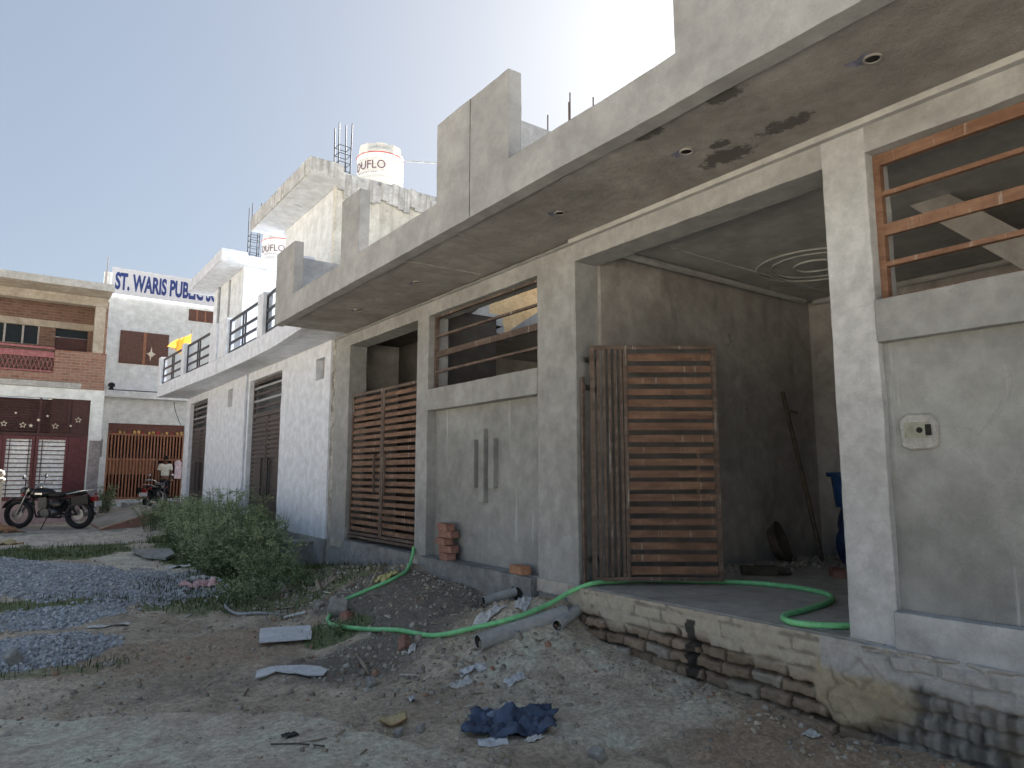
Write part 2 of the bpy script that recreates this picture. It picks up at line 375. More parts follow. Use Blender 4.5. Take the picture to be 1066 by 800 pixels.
M = dict(
 cement=plaster('cement', (0.264, 0.268, 0.267), (0.343, 0.350, 0.355), 1.0, .15, (0.481, 0.497, 0.517), .25, (0.168, 0.169, 0.167)),
 pale=plaster('pale_cement', (0.373, 0.380, 0.391), (0.496, 0.510, 0.526), 1.4, .2, (0.282, 0.285, 0.292), .35, (0.224, 0.225, 0.225)),
 panel=plaster('panel_cement', (0.218, 0.224, 0.220), (0.300, 0.309, 0.306), .8, .55, (0.448, 0.474, 0.495), .3, (0.142, 0.147, 0.147), sst_=(7, 7, .4), srange=(.6, .7)),
 plinth=plaster('plinth_cement', (0.318, 0.324, 0.335), (0.440, 0.454, 0.470), 1.2, .1, (0.239, 0.248, 0.259), .5, (0.165, 0.167, 0.172)),
 base=plaster('rough_base', (0.263, 0.269, 0.272), (0.393, 0.399, 0.402), 2.2, .3, (0.167, 0.166, 0.162), .6, (0.114, 0.110, 0.105), bump=.06),
 soffit=plaster('soffit_cement', (0.246, 0.235, 0.228), (0.353, 0.344, 0.337), .8, 0, spots=.5, spc=(0.164, 0.161, 0.162), sst_=(1, 1, 1), spr=(.63, .7), bump=.012, patches=[(a-4, b-4, c, d) for a, b, c, d in ((3.08, 2.25, .07, .14), (3.66, 2.22, .07, .17), (3.72, 2.72, .09, .19), (3.06, 2.78, .06, .11), (3.55, 2.62, .05, .07))]),
 fascia=plaster('fascia_cement', (.285, .29, .295), (.355, .357, .36), .7, .2, (.25, .248, .245), .2, (.21, .2, .19), sst_=(4, 4, .6)),
 inner=plaster('inner_plaster', (0.263, 0.249, 0.240), (0.378, 0.364, 0.354), .9, .4, (0.139, 0.132, 0.130), .5, (0.098, 0.094, 0.094), sst_=(2, 2, .6)),
 ceil=plaster('ceiling_plaster', (0.367, 0.367, 0.366), (0.452, 0.455, 0.457), .7),
 beige=plaster('beige_render', (.52, .38, .22), (.62, .48, .3), 3, .3, (.34, .27, .18), .6, (.25, .19, .12), bump=.02),
 floor=plaster('cement_floor', (.33, .315, .285), (.46, .44, .405), 1.3, 0, spots=.5, spc=(.22, .2, .17)),
 stain=plaster('wet_stain', (.085, .083, .082), (.15, .143, .135), 4), blue=plain('blue_chalk', (.16, .165, .24), .9, .4), dark=plain('dark_hole', (.015, .015, .015), .9),
 rust=rust('rusty_slat', (.115, .065, .047), (.235, .14, .092), .55), rustf=rust('rusty_frame', (.075, .055, .047), (.16, .12, .1), .65),
 rustw=rust('rusty_window_bar', (.15, .078, .05), (.25, .145, .095), .5),
 foundation=vcol('foundation_brick', .95, .008, 60), rod=plain('steel_rod', (.09, .07, .06), .6),
 switch=plain('grey_plastic_box', (.24, .25, .21), .6), mortar=plaster('wet_mortar_ring', (.31, .31, .3), (.38, .38, .37), 6),
)
# ------------------------------------------------------------------ ground
def ell_m(x, y, cx, cy, rx, ry, soft=.35, s=1, rough=.7):
    d = np.sqrt(((x-cx)/rx)**2+((y-cy)/ry)**2)+rough*(fbm(x*2.2, y*2.2, 0, s, 4)-.5)
    return 1-sst(1-soft, 1+soft, d)
def gravel_m(x, y):
    g = np.maximum.reduce([ell_m(x, y, -.4, 11.9, 1.75, 2.3, .15, 2), ell_m(x, y, 1.25, 10.6, 1.05, 1.5, .25, 3)*.9, ell_m(x, y, .25, 7.25, .62, .55, .2, 4), ell_m(x, y, .45, 8.75, .75, .45, .25, 5), ell_m(x, y, 1.9, 9.9, .5, .8, .4, 6)*.6])
    return g
def grass_m(x, y):
    return np.maximum.reduce([ell_m(x, y, .2, 15.4, 2.0, 1.25, .25, 12), ell_m(x, y, 2.1, 9.5, .7, 1.3, .4, 13), ell_m(x, y, .9, 9.35, 1.3, .22, .4, 14)*.8, ell_m(x, y, 2.6, 6.3, .3, .3, .4, 15), ell_m(x, y, 2.9, 8.1, 1.0, .6, .5, 16)*.6, ell_m(x, y, 3.2, 13, .9, 5, .3, 17), ell_m(x, y, 2.3, 16.3, 1.4, .25, .4, 18)*.8, ell_m(x, y, .35, 6.55, .7, .22, .4, 19)*.5])
def ground_cols(x, y):
    pale = np.maximum.reduce([sst(-.12, .14, road_d(x, y))*.62, ell_m(x, y, 3.25, 3.55, .75, .75, .4, 21)*.8, ell_m(x, y, 3.35, 4.35, .5, .6, .4, 22)*.8, ell_m(x, y, 2.7, 3.5, .5, .8, .6, 27)*.4, ell_m(x, y, 1.9, 13, .75, 2.2, .4, 23)*.6])
    dark = np.maximum.reduce([ell_m(x, y, 3.3, 6.4, .75, 1.15, .35, 24), ell_m(x, y, 2.6, 5.5, .9, .55, .5, 25)*.6, ell_m(x, y, 1.4, 5.6, 1.2, .35, .5, 26)*.4, ell_m(x, y, 3.3, 8.2, .8, .9, .5, 28)*.5])
    brown = np.maximum.reduce([ell_m(x, y, 3.7, 2.0, .8, .85, .5, 29), ell_m(x, y, 1.6, 6.6, 1.4, .8, .6, 30)*.6, ell_m(x, y, 3.2, 8.3, .8, 1, .5, 31)*.6])
    pave = sst(15.8, 16.6, y+.8*(fbm(x, y, 0, 33)-.5))*(1-sst(20, 21, y))
    o = np.ones_like(x)
    return {'A': (gravel_m(x, y), grass_m(x, y), pale, dark), 'B': (brown, pave, 0*o, o)}
t = NT('earth'); A = t.attr('A'); a = t.sep(A.outputs['Color']); B = t.sep(t.attr('B').outputs['Color'])
n1 = t.noise(1.3, 7, .65, dist=.5); n2 = t.noise(11, 6, .7); n3 = t.noise(80, 5, .7); n4 = t.noise(5, 6, .7)
def br(m, w=.5): return t.ramp(t.math('ADD', m, t.math('MULTIPLY', t.math('SUBTRACT', n2, .5), w)), .3, .62)
k = t.mix(t.ramp(n1, .35, .65), (0.388, 0.325, 0.251), (0.580, 0.504, 0.400))
k = t.mix(t.math('MULTIPLY', t.ramp(n4, .52, .62), .45), k, (0.232, 0.205, 0.167))
k = t.mix(br(B[0]), k, (0.412, 0.322, 0.235)); k = t.mix(br(B[1]), k, t.mix(t.ramp(n4, .4, .6), (0.634, 0.578, 0.485), (0.424, 0.385, 0.329)))
k = t.mix(br(A.outputs['Alpha']), k, t.mix(n2, (.14, .125, .105), (.27, .245, .21)))
k = t.mix(br(a[2]), k, t.mix(t.ramp(n1, .4, .6), t.mix(t.ramp(n4, .42, .6), (0.595, 0.518, 0.420), (0.460, 0.401, 0.325)), t.mix(t.ramp(n4, .4, .62), (0.649, 0.648, 0.537), (0.570, 0.504, 0.411))))
k = t.mix(br(a[1]), k, t.mix(n2, (0.109, 0.149, 0.065), (0.233, 0.246, 0.135))); k = t.mix(br(a[0]), k, t.mix(n2, (0.267, 0.282, 0.309), (0.486, 0.507, 0.539)))
k = t.mix(.85, k, t.mix(n3, (0.436, 0.436, 0.436), (1.6, 1.6, 1.6)), 'MULTIPLY'); k = t.mix(t.ramp(n2, .62, .72, 0, .25), k, (0.660, 0.660, 0.660))
n5 = t.noise(28, 6, .72); k = t.mix(.8, k, t.mix(t.ramp(n5, .3, .7), (0.596, 0.581, 0.559), (1.3, 1.3, 1.3)), 'MULTIPLY')
M['earth'] = t.out(k, .95, t.math('ADD', t.math('MULTIPLY', n3, .5), t.math('MULTIPLY', n5, 1.)), .018)
gx = np.concatenate([[-400, -150, -60, -30, -16, -10, -7, -5], np.arange(-4, -.5, .12), np.arange(-.5, 4.3, .036), np.arange(4.3, 8, .4), [9, 12, 18, 30, 60, 150, 400]])
gy = np.concatenate([[-400, -150, -60, -30, -16, -8, -5], np.arange(-4, 1, .2), np.arange(1, 8, .036), 8+np.cumsum(.036*1.0135**np.arange(150)), np.arange(26.2, 34, .5), [36, 40, 48, 60, 90, 150, 400]])
grd = grid_mesh('ground', gx, np.unique(np.round(gy, 4)), lambda x, y: (x, y, gz(x, y)), M['earth'], ground_cols)
tag(grd, kind='structure')

# crushed stone, pebbles, grass: uncountable
rs = np.random.RandomState(4)
def scatter(n, x0, x1, y0, y1, prob):
    x = rs.uniform(x0, x1, n); y = rs.uniform(y0, y1, n); k = rs.rand(n) < prob(x, y); x, y = x[k], y[k]; return x, y, gz(x, y)
x, y, z = scatter(42000, -2.3, 2.6, 6.4, 14.3, lambda x, y: gravel_m(x, y)**1.5)
M['gravel'] = tonemat('crushed_stone', (.3, .31, .33), (.5, .515, .54), (.6, .61, .63), .88)
tag(stones('crushed_stone', np.stack([x, y, z+.004], 1), rs.uniform(.011, .024, len(x)), M['gravel'], rs), kind='stuff')
def rub(x, y):
    mound = ell_m(x, y, 2.65, 5.2, .8, .8, .5, 41)*.6+ell_m(x, y, 3.2, 8.2, .9, 1.2, .5, 42)*.5+np.exp(-((x-3.75)/.22)**2)*(y < 9.6)*.7+ell_m(x, y, 2.9, 4.3, .5, .5, .6, 44)*.5+ell_m(x, y, .9, 6.2, .9, .7, .6, 45)*.25
    return np.clip(.035+.5*np.maximum(fbm(x*1.9, y*1.9, 0, 91)-.56, 0)+mound*(.25+fbm(x*3, y*3, 0, 46)), 0, 1)
x, y, z = scatter(30000, -.6, 3.9, 1.2, 12, rub)
xb, yb, zb = scatter(1400, 1.6, 3.9, 3.2, 8.8, lambda x, y: .16*ell_m(x, y, 2.75, 5.25, .5, .8, .5, 97)+.1*ell_m(x, y, 3.6, 4.5, .35, .3, .5, 98)+.06*ell_m(x, y, 3.1, 8.0, .6, .8, .5, 99)+.012)
M['pebble'] = tonemat('rubble_pebble', (.24, .21, .17), (.47, .44, .39), (.36, .21, .145), .93)
tag(stones('pebbles', np.concatenate([np.stack([x, y, z], 1), np.stack([xb, yb, zb], 1)]), np.concatenate([.004+.02*rs.rand(len(x))**4+.004*rs.rand(len(x)), .015+.035*rs.rand(len(xb))**2]), M['pebble'], rs), kind='stuff')
x, y, z = scatter(9000, 1.2, 3.9, 3.3, 9.3, lambda x, y: .25*ell_m(x, y, 3.1, 8.0, .7, 1.0, .5, 95)+.12*ell_m(x, y, 2.9, 4.7, .6, .6, .5, 96)+.01)
n = len(x); th = rs.uniform(0, 6.28, n); L = .015+.09*rs.rand(n)**3; sx_ = np.stack([np.cos(th)*L, np.sin(th)*L, rs.normal(0, .15, n)*L], 1); sy_ = np.stack([-np.sin(th), np.cos(th), 0*th], 1)*(.003+.006*rs.rand(n))[:, None]; sz_ = np.array([0, 0, 1])*(.002+.003*rs.rand(n))[:, None]
V = np.stack([x, y, z+.006], 1)[:, None]+CUBE[None, :, :1]*sx_[:, None]+CUBE[None, :, 1:2]*sy_[:, None]+CUBE[None, :, 2:]*sz_[:, None]; tn = np.repeat(rs.rand(n, 1), 8, 0)
M['chip'] = tonemat('wood_chip', (.16, .125, .09), (.46, .41, .34), (.6, .58, .55), .85)
tag(arr_mesh('wood_chips', V.reshape(-1, 3), (CF[None]+8*np.arange(n)[:, None, None]).reshape(-1, 4), M['chip'], None, False, {'Tone': np.concatenate([tn, np.repeat(rs.rand(n, 1), 8, 0), tn, tn], 1)}), kind='stuff')
M['clod'] = tonemat('earth_clod', (.3, .25, .18), (.52, .45, .35), None, .5, .95)
x, y, z = scatter(17000, -.4, 4.0, 1.0, 9.5, lambda x, y: (.03+np.maximum(fbm(x*1.6, y*1.6, 0, 63)-.5, 0)*2.6)*(1-.7*sst(-.1, .2, road_d(x, y))))
tag(stones('soil_clods', np.stack([x, y, z-.003], 1), .004+.022*rs.rand(len(x))**5+.004*rs.rand(len(x)), M['clod'], rs, .6), kind='stuff')
def blades(name, x, y, z, h, mat, n=3):
    m = len(x); th = rs.uniform(0, 6.28, m); ln = rs.uniform(.1, .8, m); w = .0025+.003*rs.rand(m)
    c, s = np.cos(th), np.sin(th); b = np.stack([x, y, z], 1); sd_ = np.stack([-s, c, 0*c], 1)*w[:, None]; d = np.stack([c, s, 0*c], 1)
    mid = b+d*(ln*h*.35)[:, None]+np.array([0, 0, 1])*(h*.6)[:, None]; tip = b+d*(ln*h)[:, None]+np.array([0, 0, 1])*(h*.95)[:, None]
    V = np.stack([b-sd_, b+sd_, mid+sd_*.7, mid-sd_*.7, tip-sd_*.1, tip+sd_*.1], 1).reshape(-1, 3); q = 6*np.arange(m)[:, None]
    F = np.stack([q+np.array([0, 1, 2, 3]), q+np.array([3, 2, 5, 4])], 1).reshape(-1, 4); tn = np.repeat(rs.rand(m, 1), 6, 0)
    return tag(arr_mesh(name, V, F, mat, None, False, {'Tone': np.concatenate([tn]*4, 1)}), kind='stuff')
M['grass'] = leafmat('grass_blade', (.035, .06, .018), (.1, .125, .04))
x, y, z = scatter(52000, -2.5, 4.0, 3.6, 18, lambda x, y: grass_m(x, y)**1.5)
blades('grass', x, y, z-.005, rs.uniform(.03, .1, len(x)), M['grass'])

# concrete apron of the brick house, raised strip with a broken edge; ramp towards the school
M['apron'] = plaster('apron_concrete', (.28, .26, .225), (.38, .355, .31), 1.2, 0, spots=.5, spc=(.2, .18, .15)); M['pink'] = plaster('pink_wash', (.5, .25, .22), (.56, .32, .28), 1.5, .3, (.35, .3, .28))
def apron(x, y): return x, y+.25*(fbm(x*1.6, 0*x, 0, 51)-.5)*(y < 19.8), .165+.02*fbm(x*3, y*3, 0, 52)-.2*(y < 19.3)*(x < 99)
ap = grid_mesh('pavement', np.arange(-6, 3.0, .12), np.concatenate([[19.28, 19.38], np.arange(19.6, 23.1, .2)]), apron, M['apron']); tag(ap, kind='structure')
mb = MB(); mb.prism([(1.9, .05), (3.5, .05), (3.5, .56), (1.95, .2)], 0, 1, lambda a, b, c: (a, 19.35+(a-1.95)*.85+c*4.5, b)); tag(mb.build('ramp', M['pink']), kind='structure')
mb = MB(); mb.prism([(1.9, .19), (3.5, .55), (3.5, .59), (1.9, .225)], 0, .09, lambda a, b, c: (a, 19.32+(a-1.95)*.85+c, b)); tag(mb.build('kerb', plaster('sunlit_edge_paint', (.6, .4, .28), (.68, .48, .36), 2)), kind='structure')  # orange strip paints sunlight onto the ramp's top edge
mb = MB(); mb.add([(1.95, 19.4, .207), (3.5, 20.72, .565), (3.5, 25.2, .565), (1.95, 23.9, .207)], [(0, 1, 2, 3)]); tag(mb.build('path', M['apron']), kind='structure')

# ------------------------------------------------------------------ the bare cement house, nearest
GH = thing('cement_house', 'unfinished bare grey cement house with rusty slatted gates and deep canopy, nearest on the right', 'house', (4, 4, 0))
og = GH.location
fx = lambda a, b, d: (d, a, b)
ya = [-2.2, 1.93, 2.2, 4.55, 5.1, 7.22, 7.5, 9.6, 10.14]; za = [-.3, .4, .57, .76, 2.25, 2.5, 3.4, 3.6]
def cell(i, j):
    c = [None]*7
    if i in (1, 3, 5, 7): c = [4.0]*7
    if i == 0: c = [None, 3.965, 3.965, 4.055, 3.99, None, 4.0]
    if i == 1: c = [None, 3.975, 4.0, 4.0, 4.0, 4.0, 4.0]
    if i == 2: c = [None]*6+[4.0]
    if i == 4: c = [3.915, 3.915, 4.115, 4.115, 3.99, None, 4.0]
    if i == 6: c = [3.96, 3.96, None, None, None, None, 4.0]
    if i == 3: c = [3.93]+c[1:]
    d = c[j]
    if d is None: return None
    m = 0
    if i == 1: m = 1
    if i == 0 and j in (1, 2): m = 3
    if j == 3 and i in (0, 4) or (i == 4 and j == 2): m = 2
    if i in (4, 6, 3) and j <= 1 and d < 4.0: m = 4
    return d, m
blockwall('wall', ya, za, cell, 4.27, [M['cement'], M['pale'], M['panel'], M['plinth'], M['base']], fx, GH, og, .05, .006)
mb = MB()
for yy, z0, z1 in ((6.34, 1.36, 1.87), (6.155, 1.21, 1.98), (5.97, 1.36, 1.87)): mb.box(4.06, 4.12, yy-.05, yy+.05, z0, z1)
mb.build('relief_bars', M['panel'], GH, og)
# brick foundation: courses, eroded joints, cement smeared over the upper courses
def found(yg, zg):
    rh, bw = .088, .235; zz = zg+.045*(fbm(yg*2.3, zg*2.3, 0, 5)-.5); r = np.floor(zz/rh); off = .5*(r % 2)+.3*vn(r*3.1, 0*r, 0, 45); u = yg/(bw*(.9+.3*vn(r*7.7, 0*r, 1, 46)))+off+.35*(fbm(yg*2, zg*4, 0, 6)-.5); b = np.floor(u)
    ju = np.minimum(u-b, 1-(u-b))*bw; jz = np.minimum(zz/rh-r, 1-(zz/rh-r))*rh; e = np.minimum(ju, jz)+.03*(fbm(yg*16, zg*16, 0, 8)-.5)
    inb = sst(.004, .016, e); rnd_ = vn(b*7.3, r*3.7, 0, 9); rnd2 = vn(b*5.1, r*9.7, 3, 19)
    smear = sst(-.06, .05, zg-(.365+.09*(fbm(yg*3, 0*yg, 0, 10)-.5)*2))*(yg > 2.1)
    right = 1-sst(1.9, 2.25, yg+.5*(fbm(yg*4, zg*4, 0, 12)-.5)); lump = ell_m(yg, zg, 2.15, .3, .24, .2, .25, 13, 1.5)
    ero = fbm(yg*14, zg*14, 0, 15, 4)-.5
    d_raw = inb*(.026+.045*rnd_)+ero*.07-.008; d_sm = .05+.004*inb*fbm(yg*3, zg*3, 0, 66)+ero*.022+.012*(fbm(yg*5, zg*5, 0, 67)-.5); d_l = .045+.07*(fbm(yg*8, zg*8, 0, 16, 5)-.4)-.014*np.exp(-((np.abs(fbm(yg*4, zg*4, 0, 17)-.5))/.014)**2)
    d_r = .018+.03*inb+ero*.045
    d = d_raw*(1-right)+d_r*right; d = d*(1-smear)+d_sm*smear; d = d*(1-lump)+d_l*lump
    return inb, rnd_, rnd2, smear, right, lump, d
def foundP(yg, zg): return 3.985-found(yg, zg)[6]-4, yg-4, zg
def foundC(yg, zg):
    inb, r1, r2, sm, rt, lu, d = found(yg, zg); c3 = lambda a: np.array(a)[None, None]
    k = c3((.15, .115, .085))*(1-r1[..., None])+c3((.36, .27, .2))*r1[..., None]
    k = np.where((r2 > .72)[..., None], c3((.38, .35, .31)), k)
    k = k*inb[..., None]+c3((.045, .037, .03))*(1-inb[..., None])
    def mx(k, m, c): return k*(1-m[..., None])+c3(c)*m[..., None]
    top_ = sst(.365, .42, zg+.06*(fbm(yg*5, 0*yg, 0, 81)-.5))*(yg < 2.35); st_ = sst(.4, .6, fbm(yg*24, zg*2.2, 0, 71, 3))[..., None]; kr = c3((.25, .243, .225))*st_+c3((.12, .115, .105))*(1-st_)*(.65+.35*inb[..., None])
    k = k*(1-rt[..., None])+kr*rt[..., None]; TOP = top_
    k = mx(k, sm*(.9+.1*inb), (.43, .39, .32)); k = k*(1-.35*((1-inb)*sm*(fbm(yg*4, zg*4, 0, 68) > .5))[..., None]); ck = np.exp(-((np.abs(fbm(yg*4, zg*4, 0, 17)-.5))/.02)**2); k = mx(k, lu*.9, (.42, .355, .25)); k = k*(1-.3*ck*lu)[..., None]; dirt = sst(.45, .6, fbm(yg*2.5, zg*5, 0, 69))*(1-sst(.1, .4, zg)); k = mx(k, dirt*.6, (.2, .165, .12))
    k = mx(k, TOP*.95, (.4, .395, .385)); drip = (np.abs(yg-3.31+.01*np.sin(zg*40)) < (.03+.02*fbm(zg*20, yg, 0, 4)))*(zg < .5)*(zg > .1); k = mx(k, drip*.9, (.025, .025, .025))
    return {'Col': (k[..., 0], k[..., 1], k[..., 2], np.ones_like(yg))}
grid_mesh('foundation', np.arange(-2.2, 4.62, .0105), np.arange(-.2, .571, .0105), foundP, M['foundation'], foundC, GH)
# floor, inner rooms, ceilings
mb = MB(); mb.box(3.975, 7.72, 2.0, 4.53, .5, .574); mb.box(4.05, 7.72, -2.2, 2.0, .5, .572); mb.box(3.98, 9, 4.53, 10.1, .45, .568); mb.build('floor', M['floor'], GH, og, jit=.002)
mb = MB(); mb.box(4.27, 7.8, 4.51, 4.65, .574, 3.56); mb.box(7.7, 7.85, -2.2, 4.51, .574, 3.56); mb.box(4.27, 7.7, -2.35, -2.2, .3, 3.56); mb.box(6.6, 7.68, 1.75, 1.9, .574, 3.56)
mb.box(4.27, 9, 10.0, 10.14, .3, 3.56); mb.box(8.9, 9.0, 4.65, 10.0, .3, 3.56); mb.build('inner_wall', M['inner'], GH, og)
M['dim'] = plaster('room_shade_paint', (.05, .045, .042), (.085, .078, .07), 1)  # near-black colour stands in for shade inside the room
for q in ((5.0, 5.1, 7.38, 10.0, .57, 3.555), (4.27, 5.0, 7.38, 7.46, .57, 3.555), (6.3, 6.4, 4.65, 7.38, .57, 3.555)): mb = MB(); mb.box(*q); mb.build('light_block_wall', M['dim'], GH, og)  # added walls that keep light from the roof opening out of the rooms
mb = MB(); mb.box(4.3, 5.0, 7.46, 10.0, 3.535, 3.558); mb.build('light_block_ceiling', M['dim'], GH, og)  # added ceiling, shuts out roof-opening light behind the closed gate
mb = MB(); mb.bar((6.0, 2.5, 3.85), (6.0, -.2, 1.2), 1.0, .2); mb.build('staircase', M['inner'], GH, og)
mb = MB(); mb.box(3.95, 7.85, -2.35, 4.58, 3.56, 3.6)
ce = mb.build('ceiling', M['ceil'], GH, og)
mb = MB()
for rr, w in ((.56, .011), (.42, .008), (.2, .013)): mb.torus((6.36, 3.62, 3.556), rr, w, 40, 8, 'z')
mb.tube([(7.5, 4.44, 3.53), (4.35, 4.44, 3.53)], .035, 6); mb.tube([(7.64, 4.4, 3.53), (7.64, -2, 3.53)], .035, 6); mb.tube([(4.75, 4.1, 3.556), (7.3, 4.1, 3.556)], .012, 6)
m_ = mb.build('ceiling_moulding', M['ceil'], ce, og, 40)
from mathutils.geometry import tessellate_polygon
outer = [(3.95, 4.58), (9, 4.58), (9, 10.14), (3.95, 10.14)]
hole = [(4.45, 5.2), (4.45, 7.1), (4.65, 7.13), (4.72, 7.4), (5.0, 7.4), (5.1, 7.78), (5.5, 7.8), (5.55, 8.15), (5.9, 8.33), (6.26, 8.83), (5.79, 7.41), (5.15, 5.2)]
tri = tessellate_polygon([[Vector((*p, 0)) for p in outer], [Vector((*p, 0)) for p in hole]]); pp = outer+hole
me_v = [(a, b, 3.56) for a, b in pp]+[(a, b, 3.72) for a, b in pp]; n_ = len(pp)
mb = MB(); mb.add(me_v, [tuple(q) for q in tri]+[tuple(i+n_ for i in q) for q in tri]+[(4+i, 4+(i+1) % 12, n_+4+(i+1) % 12, n_+4+i) for i in range(12)]); mb.build('roof_slab', M['ceil'], GH, og)
mb = MB(); mb.box(6.2, 9.0, 10.16, 10.33, 3.6, 5.06); mb.build('roof_wall', M['beige'], GH, og)
mb = MB(); mb.box(10.0, 10.15, 8.6, 12.2, 3.6, 8.2); mb.build('sun_block_wall', M['beige'], GH, og)  # unseen wall added to block sun shining through the window
mb = MB(); mb.box(3.8, 9, -2.35, 4.55, 3.605, 3.72); mb.build('roof_slab', M['fascia'], GH, og)
# canopy: soffit slab and the stepped parapet along its edge
mb = MB(); n = 60
mb.box(2.96, 3.99, -2.35, 9.72, 3.6, 3.7); mb.build('canopy', M['soffit'], GH, og)
pa = [-2.35, 2.43, 4.06, 4.6, 5.16, 6.86, 7.36, 8.98, 9.74]; pz = [3.585, 3.885, 4.62]
blockwall('parapet', pa, pz, lambda i, j: None if (j == 1 and i in (1, 4, 6)) else (2.915, 0), 3.035, [M['fascia']], fx, GH, og, .06, .005)
for q in ((3.035, 3.9, 9.6, 9.735, 3.7, 4.6), (3.035, 7, 4.42, 4.55, 3.72, 4.47)): mb = MB(); mb.box(*q); mb.build('parapet_return', M['pale'], GH, og)
mb = MB(); mb.box(2.909, 2.912, 4.604, 4.608, 3.59, 4.615); mb.build('crack_line', M['stain'], GH, og)
def blob(cx, cy, rx, ry, z, n=64, s=0, dz=.0):
    p = []
    for i in range(n):
        a = 6.2832*i/n; r = .3+1.4*float(fbm(2.2*math.cos(a)+5, 2.2*math.sin(a)+s*3.3, 0, s, 3))+.35*(float(fbm(9*math.cos(a), 9*math.sin(a), 0, s+9, 2))-.5); p.append((cx+rx*r*math.cos(a), cy+ry*r*math.sin(a), z))
    return p
for p_, q_, w_ in (((2.98, 6.0, 3.597), (3.9, 5.95, 3.597), .03), ((2.98, 5.0, 3.597), (3.9, 5.2, 3.597), .025)):
    mb = MB(); mb.bar(p_, q_, w_, .014); mb.build('plaster_seam', M['soffit'], GH, og)
mb = MB(); p = blob(3.55, 6.6, .33, .55, 3.5975, s=9); mb.add(p, [list(range(len(p)))]); mb.build('plaster_patch', M['soffit'], GH, og)
for cx, cy in ((3.46, 4.11), (3.44, 2.8), (3.4, 1.57), (3.5, 6.6), (3.5, 8.2)):
    mb = MB(); p = blob(cx-.02, cy+.05, .04, .065, 3.5965, s=int(cy*7)); mb.add(p, [list(range(len(p)))]); jb = mb.build('junction_box', M['blue'], GH, og)
    mb = MB(); mb.torus((cx, cy, 3.592), .04, .008, 20, 6, 'z'); mb.build('box_ring', M['soffit'], jb, og, 40)
    mb = MB(); mb.lathe([(.038, 0), (.038, .003)], 18, (cx, cy, 3.5905)); mb.build('box_hole', M['dark'], jb, og)
# meter recess in the right panel
mb = MB(); p = [(4.052, b, c) for b, c in [(1.86, 1.65), (1.87, 1.8), (1.83, 1.835), (1.7, 1.83), (1.665, 1.78), (1.67, 1.66), (1.7, 1.635), (1.82, 1.63)]]; q = [(4.035, 1.76+(b-1.76)*.92, 1.735+(c-1.735)*.92) for _, b, c in p]; n = len(p)
mb.add(p+q, [list(range(n, 2*n))]+[(i, (i+1) % n, n+(i+1) % n, n+i) for i in range(n)]); sb = mb.build('switch_box', M['mortar'], GH, og)
mb = MB(); mb.box(4.028, 4.036, 1.715, 1.835, 1.7, 1.785); mb.build('box_plate', M['switch'], sb, og)
mb = MB(); mb.lathe([(.016, 0), (.016, .004)], 12); mb.box(-.06, -.03, -.03, .03, 0, .003); mb.v = [(4.027-c, 1.755+a, 1.74+b) for a, b, c in mb.v]; mb.build('wire_hole', M['dark'], sb, og)
# rods left standing on the roof
for q, (x_, y_, z1) in enumerate([(3.85, 4.75, 4.85), (4.0, 4.62, 4.97), (4.05, 4.66, 5.1), (4.2, 4.5, 5.03), (4.3, 4.4, 5.0)]):
    mb = MB(); mb.tube([(x_, y_, 3.7), (x_+.02, y_+.01, z1)], .007, 6); mb.build('reinforcing_rod', M['rod'], GH, og)
# window grilles
def grille(y0, y1, top, tone, xw=4.1):
    mb = MB(); w = M['rustw'] if tone else M['rustf']
    for yy in (y0+.02, y1-.02): mb.box(xw-.02, xw+.025, yy-.02, yy+.02, 2.5, 3.4)
    mb.box(xw-.018, xw+.022, y0, y1, 2.502, 2.525); mb.box(xw-.018, xw+.022, y0, y1, 3.33 if tone else 3.378, 3.4); g = mb.build('window_grille', w, GH, og, jit=.002)
    for z, h in ((2.72, .026), (2.93, .07), (3.15, .026)):
        mb = MB(); mb.box(xw-.016, xw+.016, y0+.03, y1-.03, z-h/2, z+h/2); mb.build('grille_bar', w, g, og, jit=.003)
grille(5.1, 7.22, 1, 0); grille(-2.2, 1.93, 1, 1)
# gates
def leaf(nm, y0, y1, hinge, bars, x=4.07, z0=.66, z1=2.66, n=21, rot=0, hy=None, lab=None):
    """a steel leaf lying in the plane x; bars: share of the leaf taken by upright bars at the hinge side"""
    W_ = y1-y0; mb = MB(); s = 1
    for a, b in ((0, .04), (W_-.04, W_)): mb.box(-.02, .02, a, b, 0, z1-z0)
    mb.box(-.018, .018, .04, W_-.04, 0, .035); mb.box(-.018, .018, .04, W_-.04, z1-z0-.035, z1-z0)
    b0 = .04+bars
    if bars: mb.box(-.02, .02, b0, b0+.03, .035, z1-z0-.035)
    fr = mb.build(nm, M['rustf'], GH, jit=.0015); fr.location = (x-4, hinge-4, z0); fr.rotation_euler.z = rot
    if lab: fr['label'] = lab
    if bars:
        mb = MB()
        for q in range(5): a = .07+q*(bars-.05)/4; mb.box(-.012, .012, a-.012, a+.012, .036, z1-z0-.036)
        mb.build('upright_bars', M['rustf'], fr)
    mb = MB(); H_ = z1-z0-.09; lo = b0+(.03 if bars else .002)
    for q in range(n):
        h = H_/n; zz = .045+q*h; t_ = rnd.uniform(-.003, .003); mb.box(-.006, .004, lo, W_-.042, zz+.012+t_, zz+h*(.7+rnd.uniform(-.05, .05)))
    mb.build('slats', M['rust'], fr, jit=.0015)
    mb = MB(); hz = (z1-z0)*.42; hyy = W_-.17 if (hy is None) else hy
    mb.bar((-.045, hyy, hz-.24), (-.045, hyy, hz+.26), .022, .022)
    for q in (-.24, .26): mb.bar((-.055, hyy, hz+q), (-.004, hyy, hz+q), .02, .02)
    mb.build('handle', M['rustf'], fr); return fr
